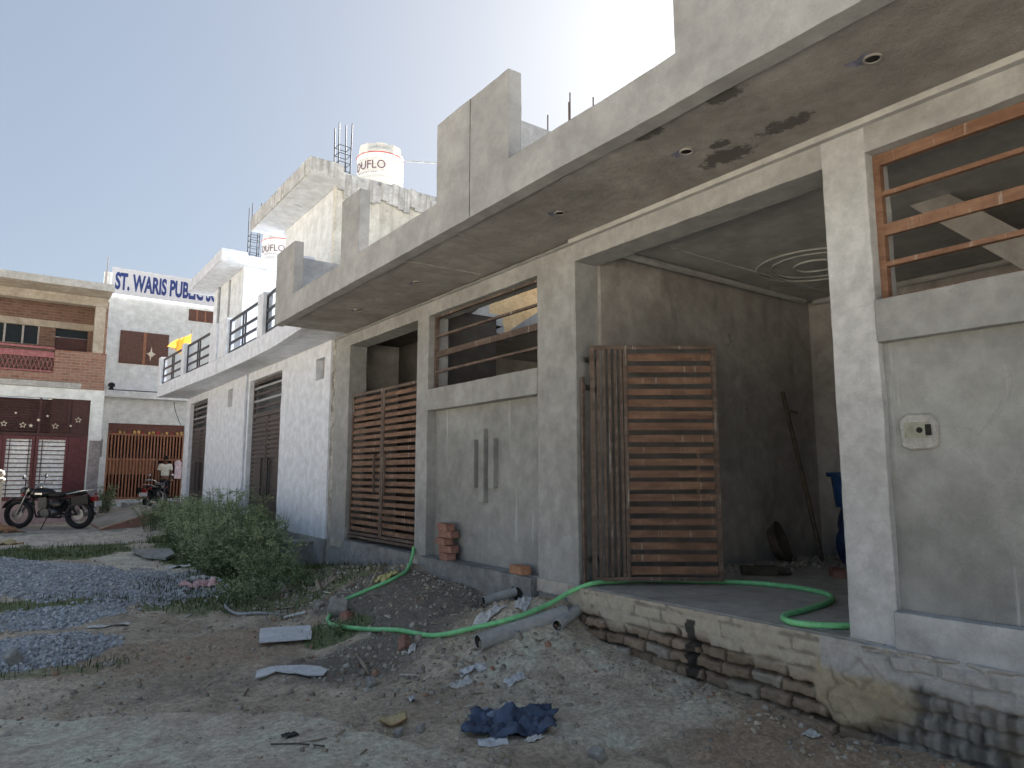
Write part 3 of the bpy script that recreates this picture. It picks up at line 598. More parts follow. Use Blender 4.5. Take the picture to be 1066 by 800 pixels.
leaf('gate_leaf', 7.52, 8.54, 7.53, 0, hy=.87); leaf('gate_leaf', 8.56, 9.58, 8.56, 0, hy=.17)
ang = math.atan2(-(4.3-4.5), 1)  # open leaf swung into the room
leaf('gate_leaf', 0, 1.1, 4.45, .25, 4.07, .61, 2.62, 19, R(-126.4), None, 'open gate leaf with upright bars beside its slats')
for q in ((4.02, 4.06, 7.5, 7.53, .6, 2.66), (4.03, 4.06, 4.505, 4.53, .575, 2.35)): mb = MB(); mb.box(*q); mb.build('gate_post', M['rustf'], GH, og)
mb = MB(); mb.box(4.03, 4.1, 7.53, 9.57, .62, .65); mb.build('gate_sill', M['rustf'], GH, og)

# ------------------------------------------------------------------ white houses along the lane
M.update(
 white=plaster('white_wash', (.66, .7, .78), (.68, .72, .8), .8, 0, (.56, .6, .66), .12, (.42, .41, .38), spr=(.68, .74)),
 cream=plaster('cream_wash', (.68, .72, .77), (.74, .78, .83), .8, .08, (.6, .62, .64)),
 worn=plaster('weathered_wash', (.62, .62, .59), (.74, .74, .71), 1.6, .5, (.4, .39, .36), .6, (.33, .32, .3), srange=(.48, .66), spr=(.55, .66), bump=.015),
 wornedge=plaster('weathered_slab', (.5, .515, .54), (.68, .7, .72), 3, .6, (.24, .23, .21), .6, (.22, .21, .2), srange=(.5, .66), bump=.02),
 raw=plaster('raw_edge', (.4, .38, .35), (.62, .62, .6), 5, .4, (.24, .22, .19), .9, (.2, .18, .15), spr=(.5, .62), bump=.04),
 lower=plaster('bare_lower_cement', (.26, .26, .26), (.38, .38, .385), 1.5, .2, (.2, .2, .2), .5, (.14, .14, .13)),
 steel=plain('dark_door_steel', (.075, .062, .062), .5, .3), rail=plain('black_rail_paint', (.035, .037, .045), .45, .2), pipe=plain('grey_drain_pipe', (.3, .32, .34), .5, .2), hole=plain('niche_cement', (.3, .29, .26), .9),
)
def curb_x(y): return float(np.interp(y, [9.75, 11.4, 13, 15.3, 18, 21.0], [3.3, 3.42, 3.45, 3.42, 3.32, 3.2]))
def white_house(label, y0, y1, dy0, dy1, n0, n1, uy0, uy1, first):
    h = thing('white_house', label, 'house', (4, y0, 0)); o = h.location
    ya = [y0, y0+(.22 if first else .03), n0[0], n0[1], dy0, dy1, y1-.02, y1] if first else [y0, y0+.03, n0[0], n0[1], dy0, dy1, y1-.02, y1]
    za = [-.3, .22, .53, 3.02, 3.12, 3.37, 3.42, 3.6]
    def cell(i, j):
        m = 0
        if j <= 1: m = 2
        if first and i == 0: return (4.03, 1)
        if i == 4: return (4.0, m) if j in (0, 6) else None
        if i == 2 and n1[0] <= za[j] < n1[1]: return (4.12, 3)
        if i == 2 and j in (3, 4): return (4.12, 3)
        return (4.0 if j > 1 else 3.985, m)
    blockwall('wall', ya, za, cell, 4.2, [M['white'], M['raw'], M['lower'], M['hole']], fx, h, o, .12, .004, 5)
    mb = MB(); mb.box(4.2, 8.8, y0+.01, y0+.12, 0, 3.6); mb.build('side_wall', M['white'], h, o)
    mb = MB(); mb.box(4.2, 8.8, y1-.12, y1-.01, 0, 3.6); mb.build('side_wall', M['white'], h, o)
    mb = MB(); mb.box(8.8, 8.95, y0, y1, 0, 3.6); mb.build('back_wall', M['white'], h, o)
    # steel double door with a barred fanlight
    mb = MB(); mb.box(4.09, 4.13, dy0, dy0+.06, .22, 3.4); mb.box(4.09, 4.13, dy1-.06, dy1, .22, 3.4); mb.box(4.09, 4.13, dy0+.06, dy1-.06, 2.66, 2.74); mb.box(4.09, 4.13, dy0+.06, dy1-.06, 3.34, 3.4)
    fr = mb.build('door_frame', M['steel'], h, o)
    for q in range(4): mb = MB(); z = 2.86+q*.135; mb.box(4.095, 4.125, dy0+.06, dy1-.06, z-.022, z+.022); mb.build('fanlight_bar', M['pipe'] if q % 2 else M['steel'], fr, o)
    mid = (dy0+dy1)/2
    for a, b, hs in ((dy0+.065, mid-.01, 1), (mid+.01, dy1-.065, -1)):
        mb = MB(); mb.box(4.115, 4.13, a, b, .3, 2.65)
        for q in range(26): z = .33+q*.088; mb.box(4.085, 4.116, a+.05, b-.05, z, z+.058)
        for s_ in (a, b-.045): mb.box(4.092, 4.114, s_, s_+.045, .3, 2.65)
        d = mb.build('door_leaf', M['steel'], h, o)
        mb = MB(); hy = (b-.2) if hs > 0 else (a+.2); mb.bar((4.06, hy, 1.1), (4.06, hy, 1.8), .025, .025); mb.bar((4.05, hy, 1.1), (4.1, hy, 1.1), .022, .022); mb.bar((4.05, hy, 1.8), (4.1, hy, 1.8), .022, .022)
        if hs > 0: mb.bar((4.06, hy-.14, 1.1), (4.06, hy-.14, 1.8), .02, .02)
        mb.build('handle', M['rail'], d, o)
    # balcony: slab, kerb that bows in plan, posts, rails
    by0, by1 = (9.76, 15.28) if first else (15.3, 21.0)
    ys = [by0+(by1-by0)*q/12 for q in range(13)]
    mb = MB()
    mb.prism([(curb_x(y)+.06, y) for y in ys]+[(8.95, by1), (8.95, max(by0, y0)), (4.0, max(by0, y0)), (4.0, by0)], 3.603, 3.72); mb.build('balcony_slab', M['white'], h, o)
    mb = MB()
    for a, b in zip(ys[:-1], ys[1:]):
        xa, xb_ = curb_x(a), curb_x(b); mb.add([(xa, a, 3.59), (xa+.12, a, 3.59), (xb_+.12, b, 3.59), (xb_, b, 3.59), (xa, a, 3.9), (xa+.12, a, 3.9), (xb_+.12, b, 3.9), (xb_, b, 3.9)], [(0, 1, 2, 3), (4, 5, 6, 7), (0, 3, 7, 4), (1, 2, 6, 5)]+([(0, 1, 5, 4)] if a == ys[0] else [])+([(2, 3, 7, 6)] if b == ys[-1] else []))
    mb.build('balcony_kerb', M['white'], h, o)
    posts = [9.9, 12.3, 14.9] if first else [15.62, 18.3, 20.85]
    for y in posts:
        w = .17 if y not in (14.9, 15.62) else .3; mb = MB(); x = curb_x(y); mb.box(x-.01, x+.15, y-w, y+w if w < .25 else y+.33, 3.902, 4.68); mb.build('balcony_post', M['white'], h, o)
    for a, b in zip(posts[:-1], posts[1:]):
        a2, b2 = a+.18+(.16 if a == 15.62 else 0), b-.18-(.13 if b == 14.9 else 0); mb = MB(); xa, xb_ = curb_x(a2)+.06, curb_x(b2)+.06
        for z, hh in ((3.95, .03), (4.13, .045), (4.33, .045), (4.6, .05)): mb.bar((xa, a2, z), (xb_, b2, z), .03, hh)
        for f in (.012, .47, .55, .988): mb.bar((xa+(xb_-xa)*f, a2+(b2-a2)*f, 3.95), (xa+(xb_-xa)*f, a2+(b2-a2)*f, 4.6), .03, .03)
        mb.build('balcony_railing', M['rail'], h, o)
    # upper room and its overhanging roof slab
    side = M['worn'] if first else M['cream']
    mb = MB(); mb.box(4.0, 8.9, uy0+.1, uy1, 3.72, 6.14); mb.build('upper_wall', M['cream'], h, o)
    mb = MB(); mb.box(3.99, 8.91, uy0, uy0+.1, 3.72, 6.14); mb.build('upper_side_wall', side, h, o)
    ry0, ry1 = uy0-(.3 if first else .25), uy1+.45
    mb = MB(); n = 26
    for q in range(n):  # rough-cast slab edge
        a, b = ry0+(ry1-ry0)*q/n, ry0+(ry1-ry0)*(q+1)/n; mb.box(3.44+rnd.uniform(0, .012), 4.0, a, b, 6.15+rnd.uniform(-.008, .008), 6.4+rnd.uniform(-.012, .012))
    mb.box(4.0, 9.0, uy0-.02, ry1, 6.15, 6.4); mb.build('roof_slab', M['wornedge'] if first else M['white'], h, o)
    mb = MB(); mb.box(3.47, 3.995, ry0+.02, ry1-.02, 6.135, 6.148); mb.build('soffit', M['cream'], h, o)
    mb = MB(); mb.lathe([(.13, 0), (.15, -.01), (.15, -.02)], 20, (3.72, (uy0+uy1)/2, 6.135)); mb.build('ceiling_rose', M['cream'], h, o)
    if first:
        p = [(4.02+i*.2, uy0-.02, 6.15) for i in range(25)]; mb = MB()
        for i in range(46): x = 4.0+i*.108; mb.box(x, x+.11, uy0-.05-rnd.uniform(0, .03), uy0-.02, 6.08-rnd.uniform(0, .16)*(rnd.random() < .7), 6.3+rnd.uniform(0, .12))
        mb.build('broken_slab_edge', M['wornedge'], h, o)
    # column rods left for the next storey
    cx, cy, z0, z1 = (4.12, uy0+.25, 6.38, 7.45) if first else (4.15, uy0+.2, 6.38, 7.75)
    mb = MB()
    for q, (a, b) in enumerate(((0, 0), (.2, 0), (.2, .2), (0, .2))): mb.tube([(cx+a, cy+b, z0), (cx+a+rnd.uniform(-.02, .02), cy+b, z1+rnd.uniform(-.1, .05))], .011, 6)
    for z in (z0+.18, z0+.33, z0+.48, z0+.62 if first else z0+.6): mb.tube([(cx, cy, z), (cx+.2, cy, z-.01), (cx+.2, cy+.2, z), (cx, cy+.2, z+.01), (cx, cy, z)], .007, 5)
    mb.build('reinforcing_rods', M['rail'], h, o)
    px = y0+.55 if not first else None
    mb = MB()
    if first: mb.tube([(3.96, 15.0, 3.58), (3.96, 15.0, .2)], .028, 8)
    else: mb.tube([(3.97, 17.9, 6.12), (3.97, 17.9, 3.73)], .03, 8); mb.box(3.978, 3.999, 16.9, 17.02, 3.75, 6.1)
    mb.build('drain_pipe' if first else 'corner_pipe', M['white'] if first else M['pipe'], h, o)
    return h
white_house('white house with balcony and dark double door, directly beyond the bare cement house', 10.14, 15.3, 12.75, 14.86, (10.62, 11.0), (3.02, 3.37), 10.36, 12.9, True)
white_house('farther white house whose balcony ends before the school front', 15.3, 21.1, 18.62, 20.64, (16.2, 16.62), (3.12, 3.42), 15.75, 18.55, False)

# water tanks on the roofs
M['tank'] = plain('white_tank_plastic', (.74, .74, .72), .45, .06); M['red'] = plain('red_print', (.45, .05, .06), .6, .2); M['ink'] = plain('dark_red_print', (.17, .1, .13), .6, .2); M['black'] = plain('black_rubber', (.02, .02, .022), .7, .3)
def tank(loc, r, hgt, label):
    t_ = thing('water_tank', label, 'water tank', loc, group='white water tanks on the roofs'); pr = [(r*.97, 0), (r, .03)]; z = .06
    while z < hgt*.72: pr += [(r, z), (r, z+.05), (r*.978, z+.07), (r*.978, z+.085), (r, z+.1)]; z += .115
    pr += [(r*1.02, hgt*.78), (r*1.02, hgt*.8), (r*.9, hgt*.88), (r*.45, hgt*.95), (r*.43, hgt)]
    mb = MB(); mb.lathe(pr, 40); mb.build('body', M['tank'], t_, smooth=40)
    for q in range(4):
        a = q*math.pi/2+.35; c, s = math.cos(a), math.sin(a); mb = MB(); f = lambda u, v, w: (r*u*c-v*s, r*u*s+v*c, w)
        vs = [f(1.03, -.12, hgt*.77), f(1.03, .12, hgt*.77), f(.5, .12, hgt*.93), f(.5, -.12, hgt*.93), f(1.0, -.09, hgt*.93), f(1.0, .09, hgt*.93), f(.5, .09, hgt*1.0), f(.5, -.09, hgt*1.0)]
        mb.add(vs, [(0, 1, 5, 4), (1, 2, 6, 5), (2, 3, 7, 6), (3, 0, 4, 7), (4, 5, 6, 7), (0, 3, 2, 1)]); mb.build('shoulder_lug', M['tank'], t_)
    mb = MB(); mb.lathe([(r*.46, hgt*.99), (r*.46, hgt*1.03), (r*.2, hgt*1.05)], 28); mb.build('lid', M['tank'], t_, smooth=40)
    mb = MB(); mb.torus((0, 0, hgt*.775), r*1.015, .012, 40, 6, 'z'); mb.build('red_band', M['red'], t_)
    a0 = math.atan2(-loc[1], -loc[0])
    text('lettering', 'DUFLO', .24, M['ink'], t_, (0, 0, hgt*.5), (0, 0, 0), .9, .003, .0, (r+.004, a0-1.3))
    text('small_lettering', '- - - -  - -  - - -', .06, M['ink'], t_, (0, 0, hgt*.43), (0, 0, 0), 1.2, .003, .002, (r+.004, a0-1.05)); return t_
tank((5.55, 12.1, 6.72), .45, 1.2, 'white water tank with printed letters standing on the nearer white house, thin pipe at top')
tank((5.25, 17.3, 6.41), .45, 1.2, 'white water tank half hidden below the overhanging roof slab of the nearer white house')
mb = MB(); mb.box(5.1, 6.0, 11.65, 12.55, 6.4, 6.72); tag(mb.build('tank_base', M['worn']), 'low whitewashed block under the water tank on the nearer white roof', 'plinth')
mb = MB(); mb.tube([(5.95, 11.8, 7.66), (6.6, 11.4, 7.64), (7.6, 10.9, 7.45), (7.7, 10.9, 6.4)], .018, 6); tag(mb.build('overflow_pipe', M['pipe']), 'thin grey pipe running from the top of the water tank across the sky', 'pipe')

# ------------------------------------------------------------------ brick house at the end of the lane
M.update(
 brickred=brick('red_brick', (.25, .12, .09), (.34, .19, .145), (.3, .25, .2), 'xz', .23, .08, .012, .7, (.5, .46, .4)),
 brickdark=brick('weathered_brick', (.16, .085, .068), (.22, .125, .1), (.2, .16, .13), 'xz', .23, .085, .014, .4, (.22, .19, .16)),
 oldconc=plaster('old_concrete', (.34, .3, .25), (.46, .42, .36), 1.5, .4, (.22, .19, .16), .5, (.2, .17, .14)), greyc=plaster('grey_slab', (.4, .4, .39), (.5, .5, .49), 2, .4, (.3, .29, .28)),
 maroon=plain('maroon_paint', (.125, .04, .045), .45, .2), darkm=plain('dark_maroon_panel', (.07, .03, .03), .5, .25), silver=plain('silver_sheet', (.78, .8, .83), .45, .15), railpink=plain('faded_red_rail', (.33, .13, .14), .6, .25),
 glassd=plain('dark_glass', (.012, .016, .018), .15, .2), tile=plaster('grey_wall_tile', (.24, .21, .215), (.36, .33, .335), 9, 0), frame=plain('grey_window_frame', (.4, .38, .37), .6), pinkw=plaster('pink_plinth', (.42, .29, .28), (.52, .37, .36), 1.5, .3, (.38, .33, .32)),
 ornam=plain('pale_tinsel', (.75, .68, .55), .4, .2), brown=plain('brown_shutter', (.13, .065, .05), .55, .2), orange=plain('orange_gate_paint', (.33, .15, .085), .5, .2), gold=plain('gold_trim', (.62, .4, .12), .45, .4), wall2=plaster('school_wash', (.7, .735, .74), (.78, .81, .815), .6, .55, (.55, .56, .5), .2, (.5, .5, .46), sst_=(3, 3, .25)), navy=plain('navy_lettering', (.035, .06, .22), .6, .1), signw=plain('sign_white', (.66, .68, .74), .6, .05),
)
fy = lambda a, b, d: (a, d, b)
LB = thing('brick_house', 'two storey house with bare brick upper floor and silver panelled maroon gate', 'house', (0, 23, .1)); o = LB.location
blockwall('wall', [-3.5, -1.45, 1.82, 2.14], [0, .79, 3.6, 3.9], lambda i, j: None if (i == 1 and j == 1) else (23.0 if j else 22.98, 1 if j == 0 else 0), 23.2, [M['wall2'], M['pinkw']], fy, LB, o, .25, .003)
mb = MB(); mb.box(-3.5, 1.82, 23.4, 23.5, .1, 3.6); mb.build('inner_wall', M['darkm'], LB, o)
mb = MB(); mb.box(1.86, 2.135, 22.94, 22.985, .35, 2.45); mb.build('tiled_pillar', M['tile'], LB, o)
mb = MB(); mb.box(2.14, 2.19, 22.98, 23.2, 2.0, 2.5); mb.build('meter_box', M['hole'], LB, o)
# gate: transom grille with tinsel stars, two leaves of silver sheet behind bars, side panel
mb = MB()
for q in range(13): z = 2.68+q*.072; mb.box(-1.45, 1.3, 23.04, 23.06, z, z+.022)
for xx in (-1.45, -.5, .62, 1.3): mb.box(xx, xx+.05, 23.03, 23.07, 2.6, 3.6)
mb.box(.9, 1.82, 23.08, 23.1, 2.6, 3.6); mb.box(-1.45, 1.82, 23.02, 23.08, 2.55, 2.63); tr_ = mb.build('transom_grille', M['darkm'], LB, o)
for xx, z, k in ((-.14, 2.85, .075), (.28, 2.83, .08), (1.02, 2.83, .08), (1.55, 3.02, .08), (.1, 3.15, .035), (.82, 3.1, .04), (1.38, 2.85, .04), (.62, 2.98, .05), (.46, 2.82, .06)):
    p = []
    for i in range(10): a = math.pi/2+i*math.pi/5; r = k if i % 2 == 0 else k*.42; p.append((xx+r*math.cos(a), z+r*math.sin(a)))
    mb = MB()
    if k > .07:
        for i in range(10): mb.bar((p[i][0], 23.02, p[i][1]), (p[(i+1) % 10][0], 23.02, p[(i+1) % 10][1]), .012, .012)
    else: mb.prism(p, 23.012, 23.026, lambda a, b, c: (a, c, b))
    mb.build('tinsel_star', M['ornam'], tr_, o)
for a, b in ((-.75, .585), (.6, 1.36)):
    a = max(a, -.12) if a < 0 else a; mb = MB()
    for s_, w in ((a, .07), (b-.07, .07)): mb.box(s_, s_+w, 23.02, 23.08, .8, 2.54)
    mb.box(a+.07, b-.07, 23.02, 23.08, .8, .9); mb.box(a+.07, b-.07, 23.02, 23.08, 2.45, 2.54); g = mb.build('gate_leaf', M['maroon'], LB, o)
    mb = MB(); mb.box(a+.07, b-.07, 23.06, 23.065, .9, 2.45); mb.build('silver_panel', M['silver'], g, o)
    mb = MB()
    for q in range(13): z = .97+q*.117; mb.box(a+.07, b-.07, 23.035, 23.055, z, z+.024)
    for f in (.12, .88) if b < 1 else (.12,): xx = a+.07+(b-a-.14)*f; mb.box(xx, xx+.02, 23.025, 23.034, .9, 2.45)
    mb.build('gate_bars', M['darkm'], g, o)
mb = MB(); mb.box(1.37, 1.82, 23.03, 23.07, .8, 2.54)
for q in range(5): mb.box(1.4+q*.085, 1.42+q*.085, 23.02, 23.03, .82, 2.52)
mb.build('side_panel', M['maroon'], LB, o)
mb = MB(); mb.box(-1.45, -.13, 23.03, 23.07, .8, 2.54); mb.build('side_panel', M['maroon'], LB, o)
# first floor: slab, brick parapet, rail, brick wall, pillar, roof
mb = MB(); mb.box(-3.5, 1.55, 22.95, 24.6, 3.905, 4.06); mb.build('floor_slab', M['greyc'], LB, o)
mb = MB(); mb.box(.86, 2.12, 22.97, 23.09, 4.063, 4.97); mb.box(1.552, 2.12, 22.97, 23.4, 3.905, 4.062); mb.box(-3.5, .86, 22.975, 23.08, 4.063, 4.3); mb.build('brick_parapet', M['brickred'], LB, o, jit=.006)
mb = MB()
for z, h_ in ((5.0, .05), (4.88, .03), (4.8, .14), (4.34, .04)): mb.box(-3.5, .85, 23.0, 23.03, z-h_/2, z+h_/2)
for q in range(44): xx = -3.45+q*.1; mb.bar((xx, 23.015, 4.35), (xx+.12, 23.015, 4.75), .012, .012); mb.bar((xx+.12, 23.02, 4.35), (xx, 23.02, 4.75), .012, .012)
mb.build('balcony_rail', M['railpink'], LB, o)
xa = [-3.5, -1.4, .49, .88, 1.7, 2.1]; zz = [4.06, 5.25, 5.8, 6.0, 6.9]
blockwall('brick_wall', xa, zz, lambda i, j: None if ((i == 1 and j == 1) or (i == 3 and j <= 1)) else (24.19 if j == 2 else 24.2, 1 if j == 2 else 0), 24.4, [M['brickdark'], M['oldconc']], fy, LB, o, .2, .004)
mb = MB()
mb.box(-1.4, .5, 24.292, 24.299, 5.25, 5.27)
for q in (-1.4, -.86, -.36, .07, .45): mb.box(q, q+.05, 24.24, 24.295, 5.25, 5.8)
w_ = mb.build('window', M['frame'], LB, o)
mb = MB(); mb.box(-1.4, .49, 24.3, 24.31, 5.25, 5.8); mb.build('window_pane', M['glassd'], w_, o)
mb = MB(); mb.box(.88, 1.7, 24.3, 24.34, 4.06, 5.55); d_ = mb.build('door', M['darkm'], LB, o)
mb = MB(); mb.box(.88, 1.7, 24.31, 24.32, 5.56, 5.8); mb.build('door_light', M['glassd'], d_, o)
mb = MB(); mb.box(1.76, 2.02, 23.0, 23.26, 4.975, 6.34); mb.build('pillar', M['oldconc'], LB, o)
mb = MB(); mb.box(-3.5, 2.06, 22.99, 23.3, 6.345, 6.6); mb.build('beam', M['oldconc'], LB, o)
mb = MB(); mb.box(-4, 2.08, 22.0, 28, 6.605, 6.76); mb.build('roof_slab', M['oldconc'], LB, o)
mb = MB(); mb.box(-4, 2.1, 21.96, 22.0, 6.6, 6.8); mb.build('roof_edge', M['greyc'], LB, o)
mb = MB(); mb.box(2.0, 2.12, 23.41, 28, 3.9, 6.6); mb.box(2.0, 2.12, 23.2, 28, .1, 3.9); mb.build('side_wall', M['brickdark'], LB, o)
for xx, yy, z in ((2.0, 23.5, 8.0), (2.06, 24.6, 7.85)): mb = MB(); mb.tube([(xx, yy, 6.7), (xx+.02, yy, z)], .012, 5); mb.build('reinforcing_rod', M['rod'], LB, o)
p_ = mb = MB(); mb.box(-.3, -.03, 20.9, 21.1, .1, 1.32); mb.lathe([(.1, 1.32), (.15, 1.36), (.15, 1.4), (.09, 1.43), (.13, 1.5), (.12, 1.58), (.03, 1.62)], 16, (-.14, 21, 0)); tag(mb.build('stone_post', M['oldconc'], smooth=30), 'pale post with a rounded knob beside the maroon gate', 'post')

# ------------------------------------------------------------------ school
SB = thing('school_building', 'pale two storey school with blue lettering on its rooftop board', 'school', (3, 29, .2)); o = SB.location
blockwall('wall', [1.2, 2.9, 5.45, 9.5], [.2, .6, 3.36, 4.3, 8.2], lambda i, j: None if i == 1 and j == 1 else (29.0, 0), 29.2, [M['wall2']], fy, SB, o, .4, .004)
mb = MB(); mb.box(1.2, 9.5, 34.0, 34.1, .2, 8.2); mb.build('back_wall', M['wall2'], SB, o)
mb = MB(); mb.box(1.2, 9.5, 29.2, 34, 8.05, 8.2); mb.build('roof_slab', M['wall2'], SB, o)
for xx in (1.2, 9.4): mb = MB(); mb.box(xx, xx+.1, 29.2, 34, .2, 8.05); mb.build('side_wall', M['wall2'], SB, o)
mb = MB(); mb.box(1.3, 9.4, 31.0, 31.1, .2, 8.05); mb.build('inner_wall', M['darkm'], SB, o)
mb = MB(); mb.box(9.6, 16, 23.2, 34, .2, 9.1); mb.build('sun_block_wing', M['wall2'], SB, o)  # unseen block added to keep the sun off the apron
mb = MB(); mb.box(2.4, 2.64, 28.95, 29.1, 8.16, 8.95); mb.build('roof_kerb', M['wall2'], SB, o)
mb = MB(); mb.box(2.64, 9.6, 28.86, 28.93, 8.15, 9.14); sg = mb.build('sign_board', M['signw'], SB, o)
text('sign_lettering', 'ST. WARIS PUBLIC SCHOOL', .86, M['navy'], sg, (2.75-3, 28.855-29, 8.35-.2), (R(90), 0, 0), .44, .004, .034)
mb = MB(); mb.box(2.62, 5.5, 28.35, 28.995, 4.26, 4.5); mb.build('ledge', M['wall2'], SB, o)
mb = MB(); mb.box(3.06, 4.7, 28.95, 29.0, 5.59, 6.82)
w_ = mb.build('window', M['brown'], SB, o)
for xx, m_ in ((3.08, 'brown'), (3.93, 'brown')): mb = MB(); mb.box(xx, xx+.74, 28.935, 28.949, 5.64, 6.77); mb.build('shutter', M[m_], w_, o)
mb = MB(); mb.box(3.835, 3.925, 28.93, 28.949, 5.6, 6.81); mb.build('mullion', M['orange'], w_, o)
mb = MB(); mb.box(5.35, 6.3, 28.96, 29.0, 7.49, 7.95); v_ = mb.build('vent_window', M['brown'], SB, o)
for q in (5.62, 5.93): mb = MB(); mb.box(q, q+.05, 28.94, 28.959, 7.5, 7.94); mb.build('mullion', M['orange'], v_, o)
mb = MB(); mb.ell((4.1, 28.8, 5.98), (.1, .06, .1), 8, 4); mb.prism([(4.1, 6.28), (4.06, 6.05), (3.93, 6.0), (4.05, 5.93), (4.08, 5.72), (4.12, 5.93), (4.26, 6.0), (4.13, 6.05)], 28.79, 28.81, lambda a, b, c: (a, c, b)); tag(mb.build('star_lantern', M['ornam']), 'pale star lantern hanging before the brown shuttered window', 'lantern')
mb = MB(); mb.lathe([(.09, 0), (.1, .05), (.05, .12), (.12, .17), (.1, .26), (.02, .3)], 14, (2.86, 28.6, 4.5)); mb.tube([(2.86, 28.6, 4.53), (3.2, 28.5, 4.53), (5.4, 28.42, 4.53)], .02, 5); tag(mb.build('flood_lamp', M['black']), 'small black lamp with cable on the white ledge of the school', 'lamp')
# gate of upright bars with a wicket left open, festive trimmings above
def bars(nm, x0, x1, z0, z1, skip=None):
    mb = MB(); n = int((x1-x0)/.105)
    for q in range(n+1):
        xx = x0+(x1-x0)*q/n
        if skip and skip[0] < xx < skip[1]: continue
        mb.box(xx-.024, xx+.024, 28.98, 29.01, z0, z1)
    return mb
g = bars('', 2.93, 5.42, .66, 2.05, (4.56, 5.05))
for z in (.64, 2.05): g.box(2.93, 4.55 if z < 1 else 5.42, 28.97, 29.02, z-.035, z+.035)
g2 = g.build('school_gate', M['orange'], SB, o)
g = bars('', 2.93, 5.42, 2.09, 2.95); g.box(2.93, 5.42, 28.97, 29.02, 2.93, 2.99); g.build('upper_bars', M['orange'], g2, o)
mb = MB(); mb.box(2.91, 5.44, 29.1, 29.13, 2.96, 3.36); mb.build('transom_panel', plain('brown_maroon_panel', (.16, .075, .06), .7, .2), g2, o)
mb = MB(); mb.box(4.54, 4.6, 28.96, 29.03, .65, 2.0); mb.build('wicket_frame', M['orange'], g2, o)
mb = MB(); mb.box(2.93, 4.5, 29.06, 29.08, 1.5, 2.05); mb.build('backing_sheet', M['orange'], g2, o)
for q in range(15):
    xx = 3.1+q*.16+rnd.uniform(-.03, .03); mb = MB(); s_ = rnd.uniform(.03, .065); mb.ell((xx, 29.0, 2.99+s_), (s_, .04, s_*rnd.uniform(.8, 1.6)), 9, 5); tag(mb.build('trimming', M['gold'] if q % 3 else M['red']), ('gold' if q % 3 else 'red')+' festive trimming in the row along the top of the orange school gate', 'decoration', 'trimmings on the school gate')
mb = MB(); mb.ell((5.28, 28.9, 1.9), (.13, .06, .13), 10, 6); mb.prism([(5.17, 1.35), (5.4, 1.33), (5.42, 1.78), (5.3, 1.86), (5.18, 1.8)], 28.87, 28.92, lambda a, b, c: (a, c, b)); tag(mb.build('hanging_cloth', plain('pink_white_cloth', (.75, .62, .66), .8, .15), smooth=30), 'pink and white cloth hanging on the right end of the orange gate', 'cloth')
for a in (((2.3, 28.9, 3.95), (2.25, 28.8, 3.4), (2.35, 28.8, 2.9), (2.2, 28.8, 2.5)), ((4.9, 28.3, 4.2), (4.95, 28.3, 3.9), (5.1, 28.3, 3.5), (5.2, 28.4, 3.35))): mb = MB(); mb.tube(a, .012, 5); tag(mb.build('hanging_cable', M['black']), 'thin dark cable hanging down the white wall by the '+('tiled pillar' if a[0][0] < 3 else 'corner of the farther white house'), 'cable')
for q, (xx, yy, z1) in enumerate(((2.9, 27.2, .3), (3.5, 27.6, .5))): mb = MB(); mb.box(xx, 5.4, yy, 29.0-.003, .1, z1); tag(mb.build('school_steps', M['greyc']), ['lower','upper'][q]+' grey concrete step before the orange school gate', 'step', 'steps before the school gate')

# ------------------------------------------------------------------ weeds along the white houses
M['leaf'] = leafmat('weed_leaf', (.2, .275, .15), (.43, .5, .32)); M['leafd'] = leafmat('dark_weed_leaf', (.135, .2, .1), (.3, .37, .21)); M['leafp'] = leafmat('pale_weed_leaf', (.2, .27, .14), (.38, .45, .26)); M['stem'] = plain('green_stem', (.1, .13, .06), .8, .3)
def leaves(c, nrm, size, wid=.42):
    """folded pointed leaves: centre, direction, size"""
    n = len(c); d = nrm/np.linalg.norm(nrm, axis=1)[:, None]; r = rs.normal(size=(n, 3)); s_ = np.cross(d, r); s_ /= np.linalg.norm(s_, axis=1)[:, None]; u = np.cross(s_, d); L = size[:, None]
    a = c; t_ = c+d*L; m1 = c+d*L*.45+s_*L*wid*.5+u*L*.1; m2 = c+d*L*.45-s_*L*wid*.5+u*L*.1; mm = c+d*L*.5
    V = np.stack([a, m1, t_, m2, mm], 1).reshape(-1, 3); q = 5*np.arange(n)[:, None]
    return V, np.concatenate([q+np.array([0, 1, 4]), q+np.array([1, 2, 4]), q+np.array([2, 3, 4]), q+np.array([3, 0, 4])], 0)
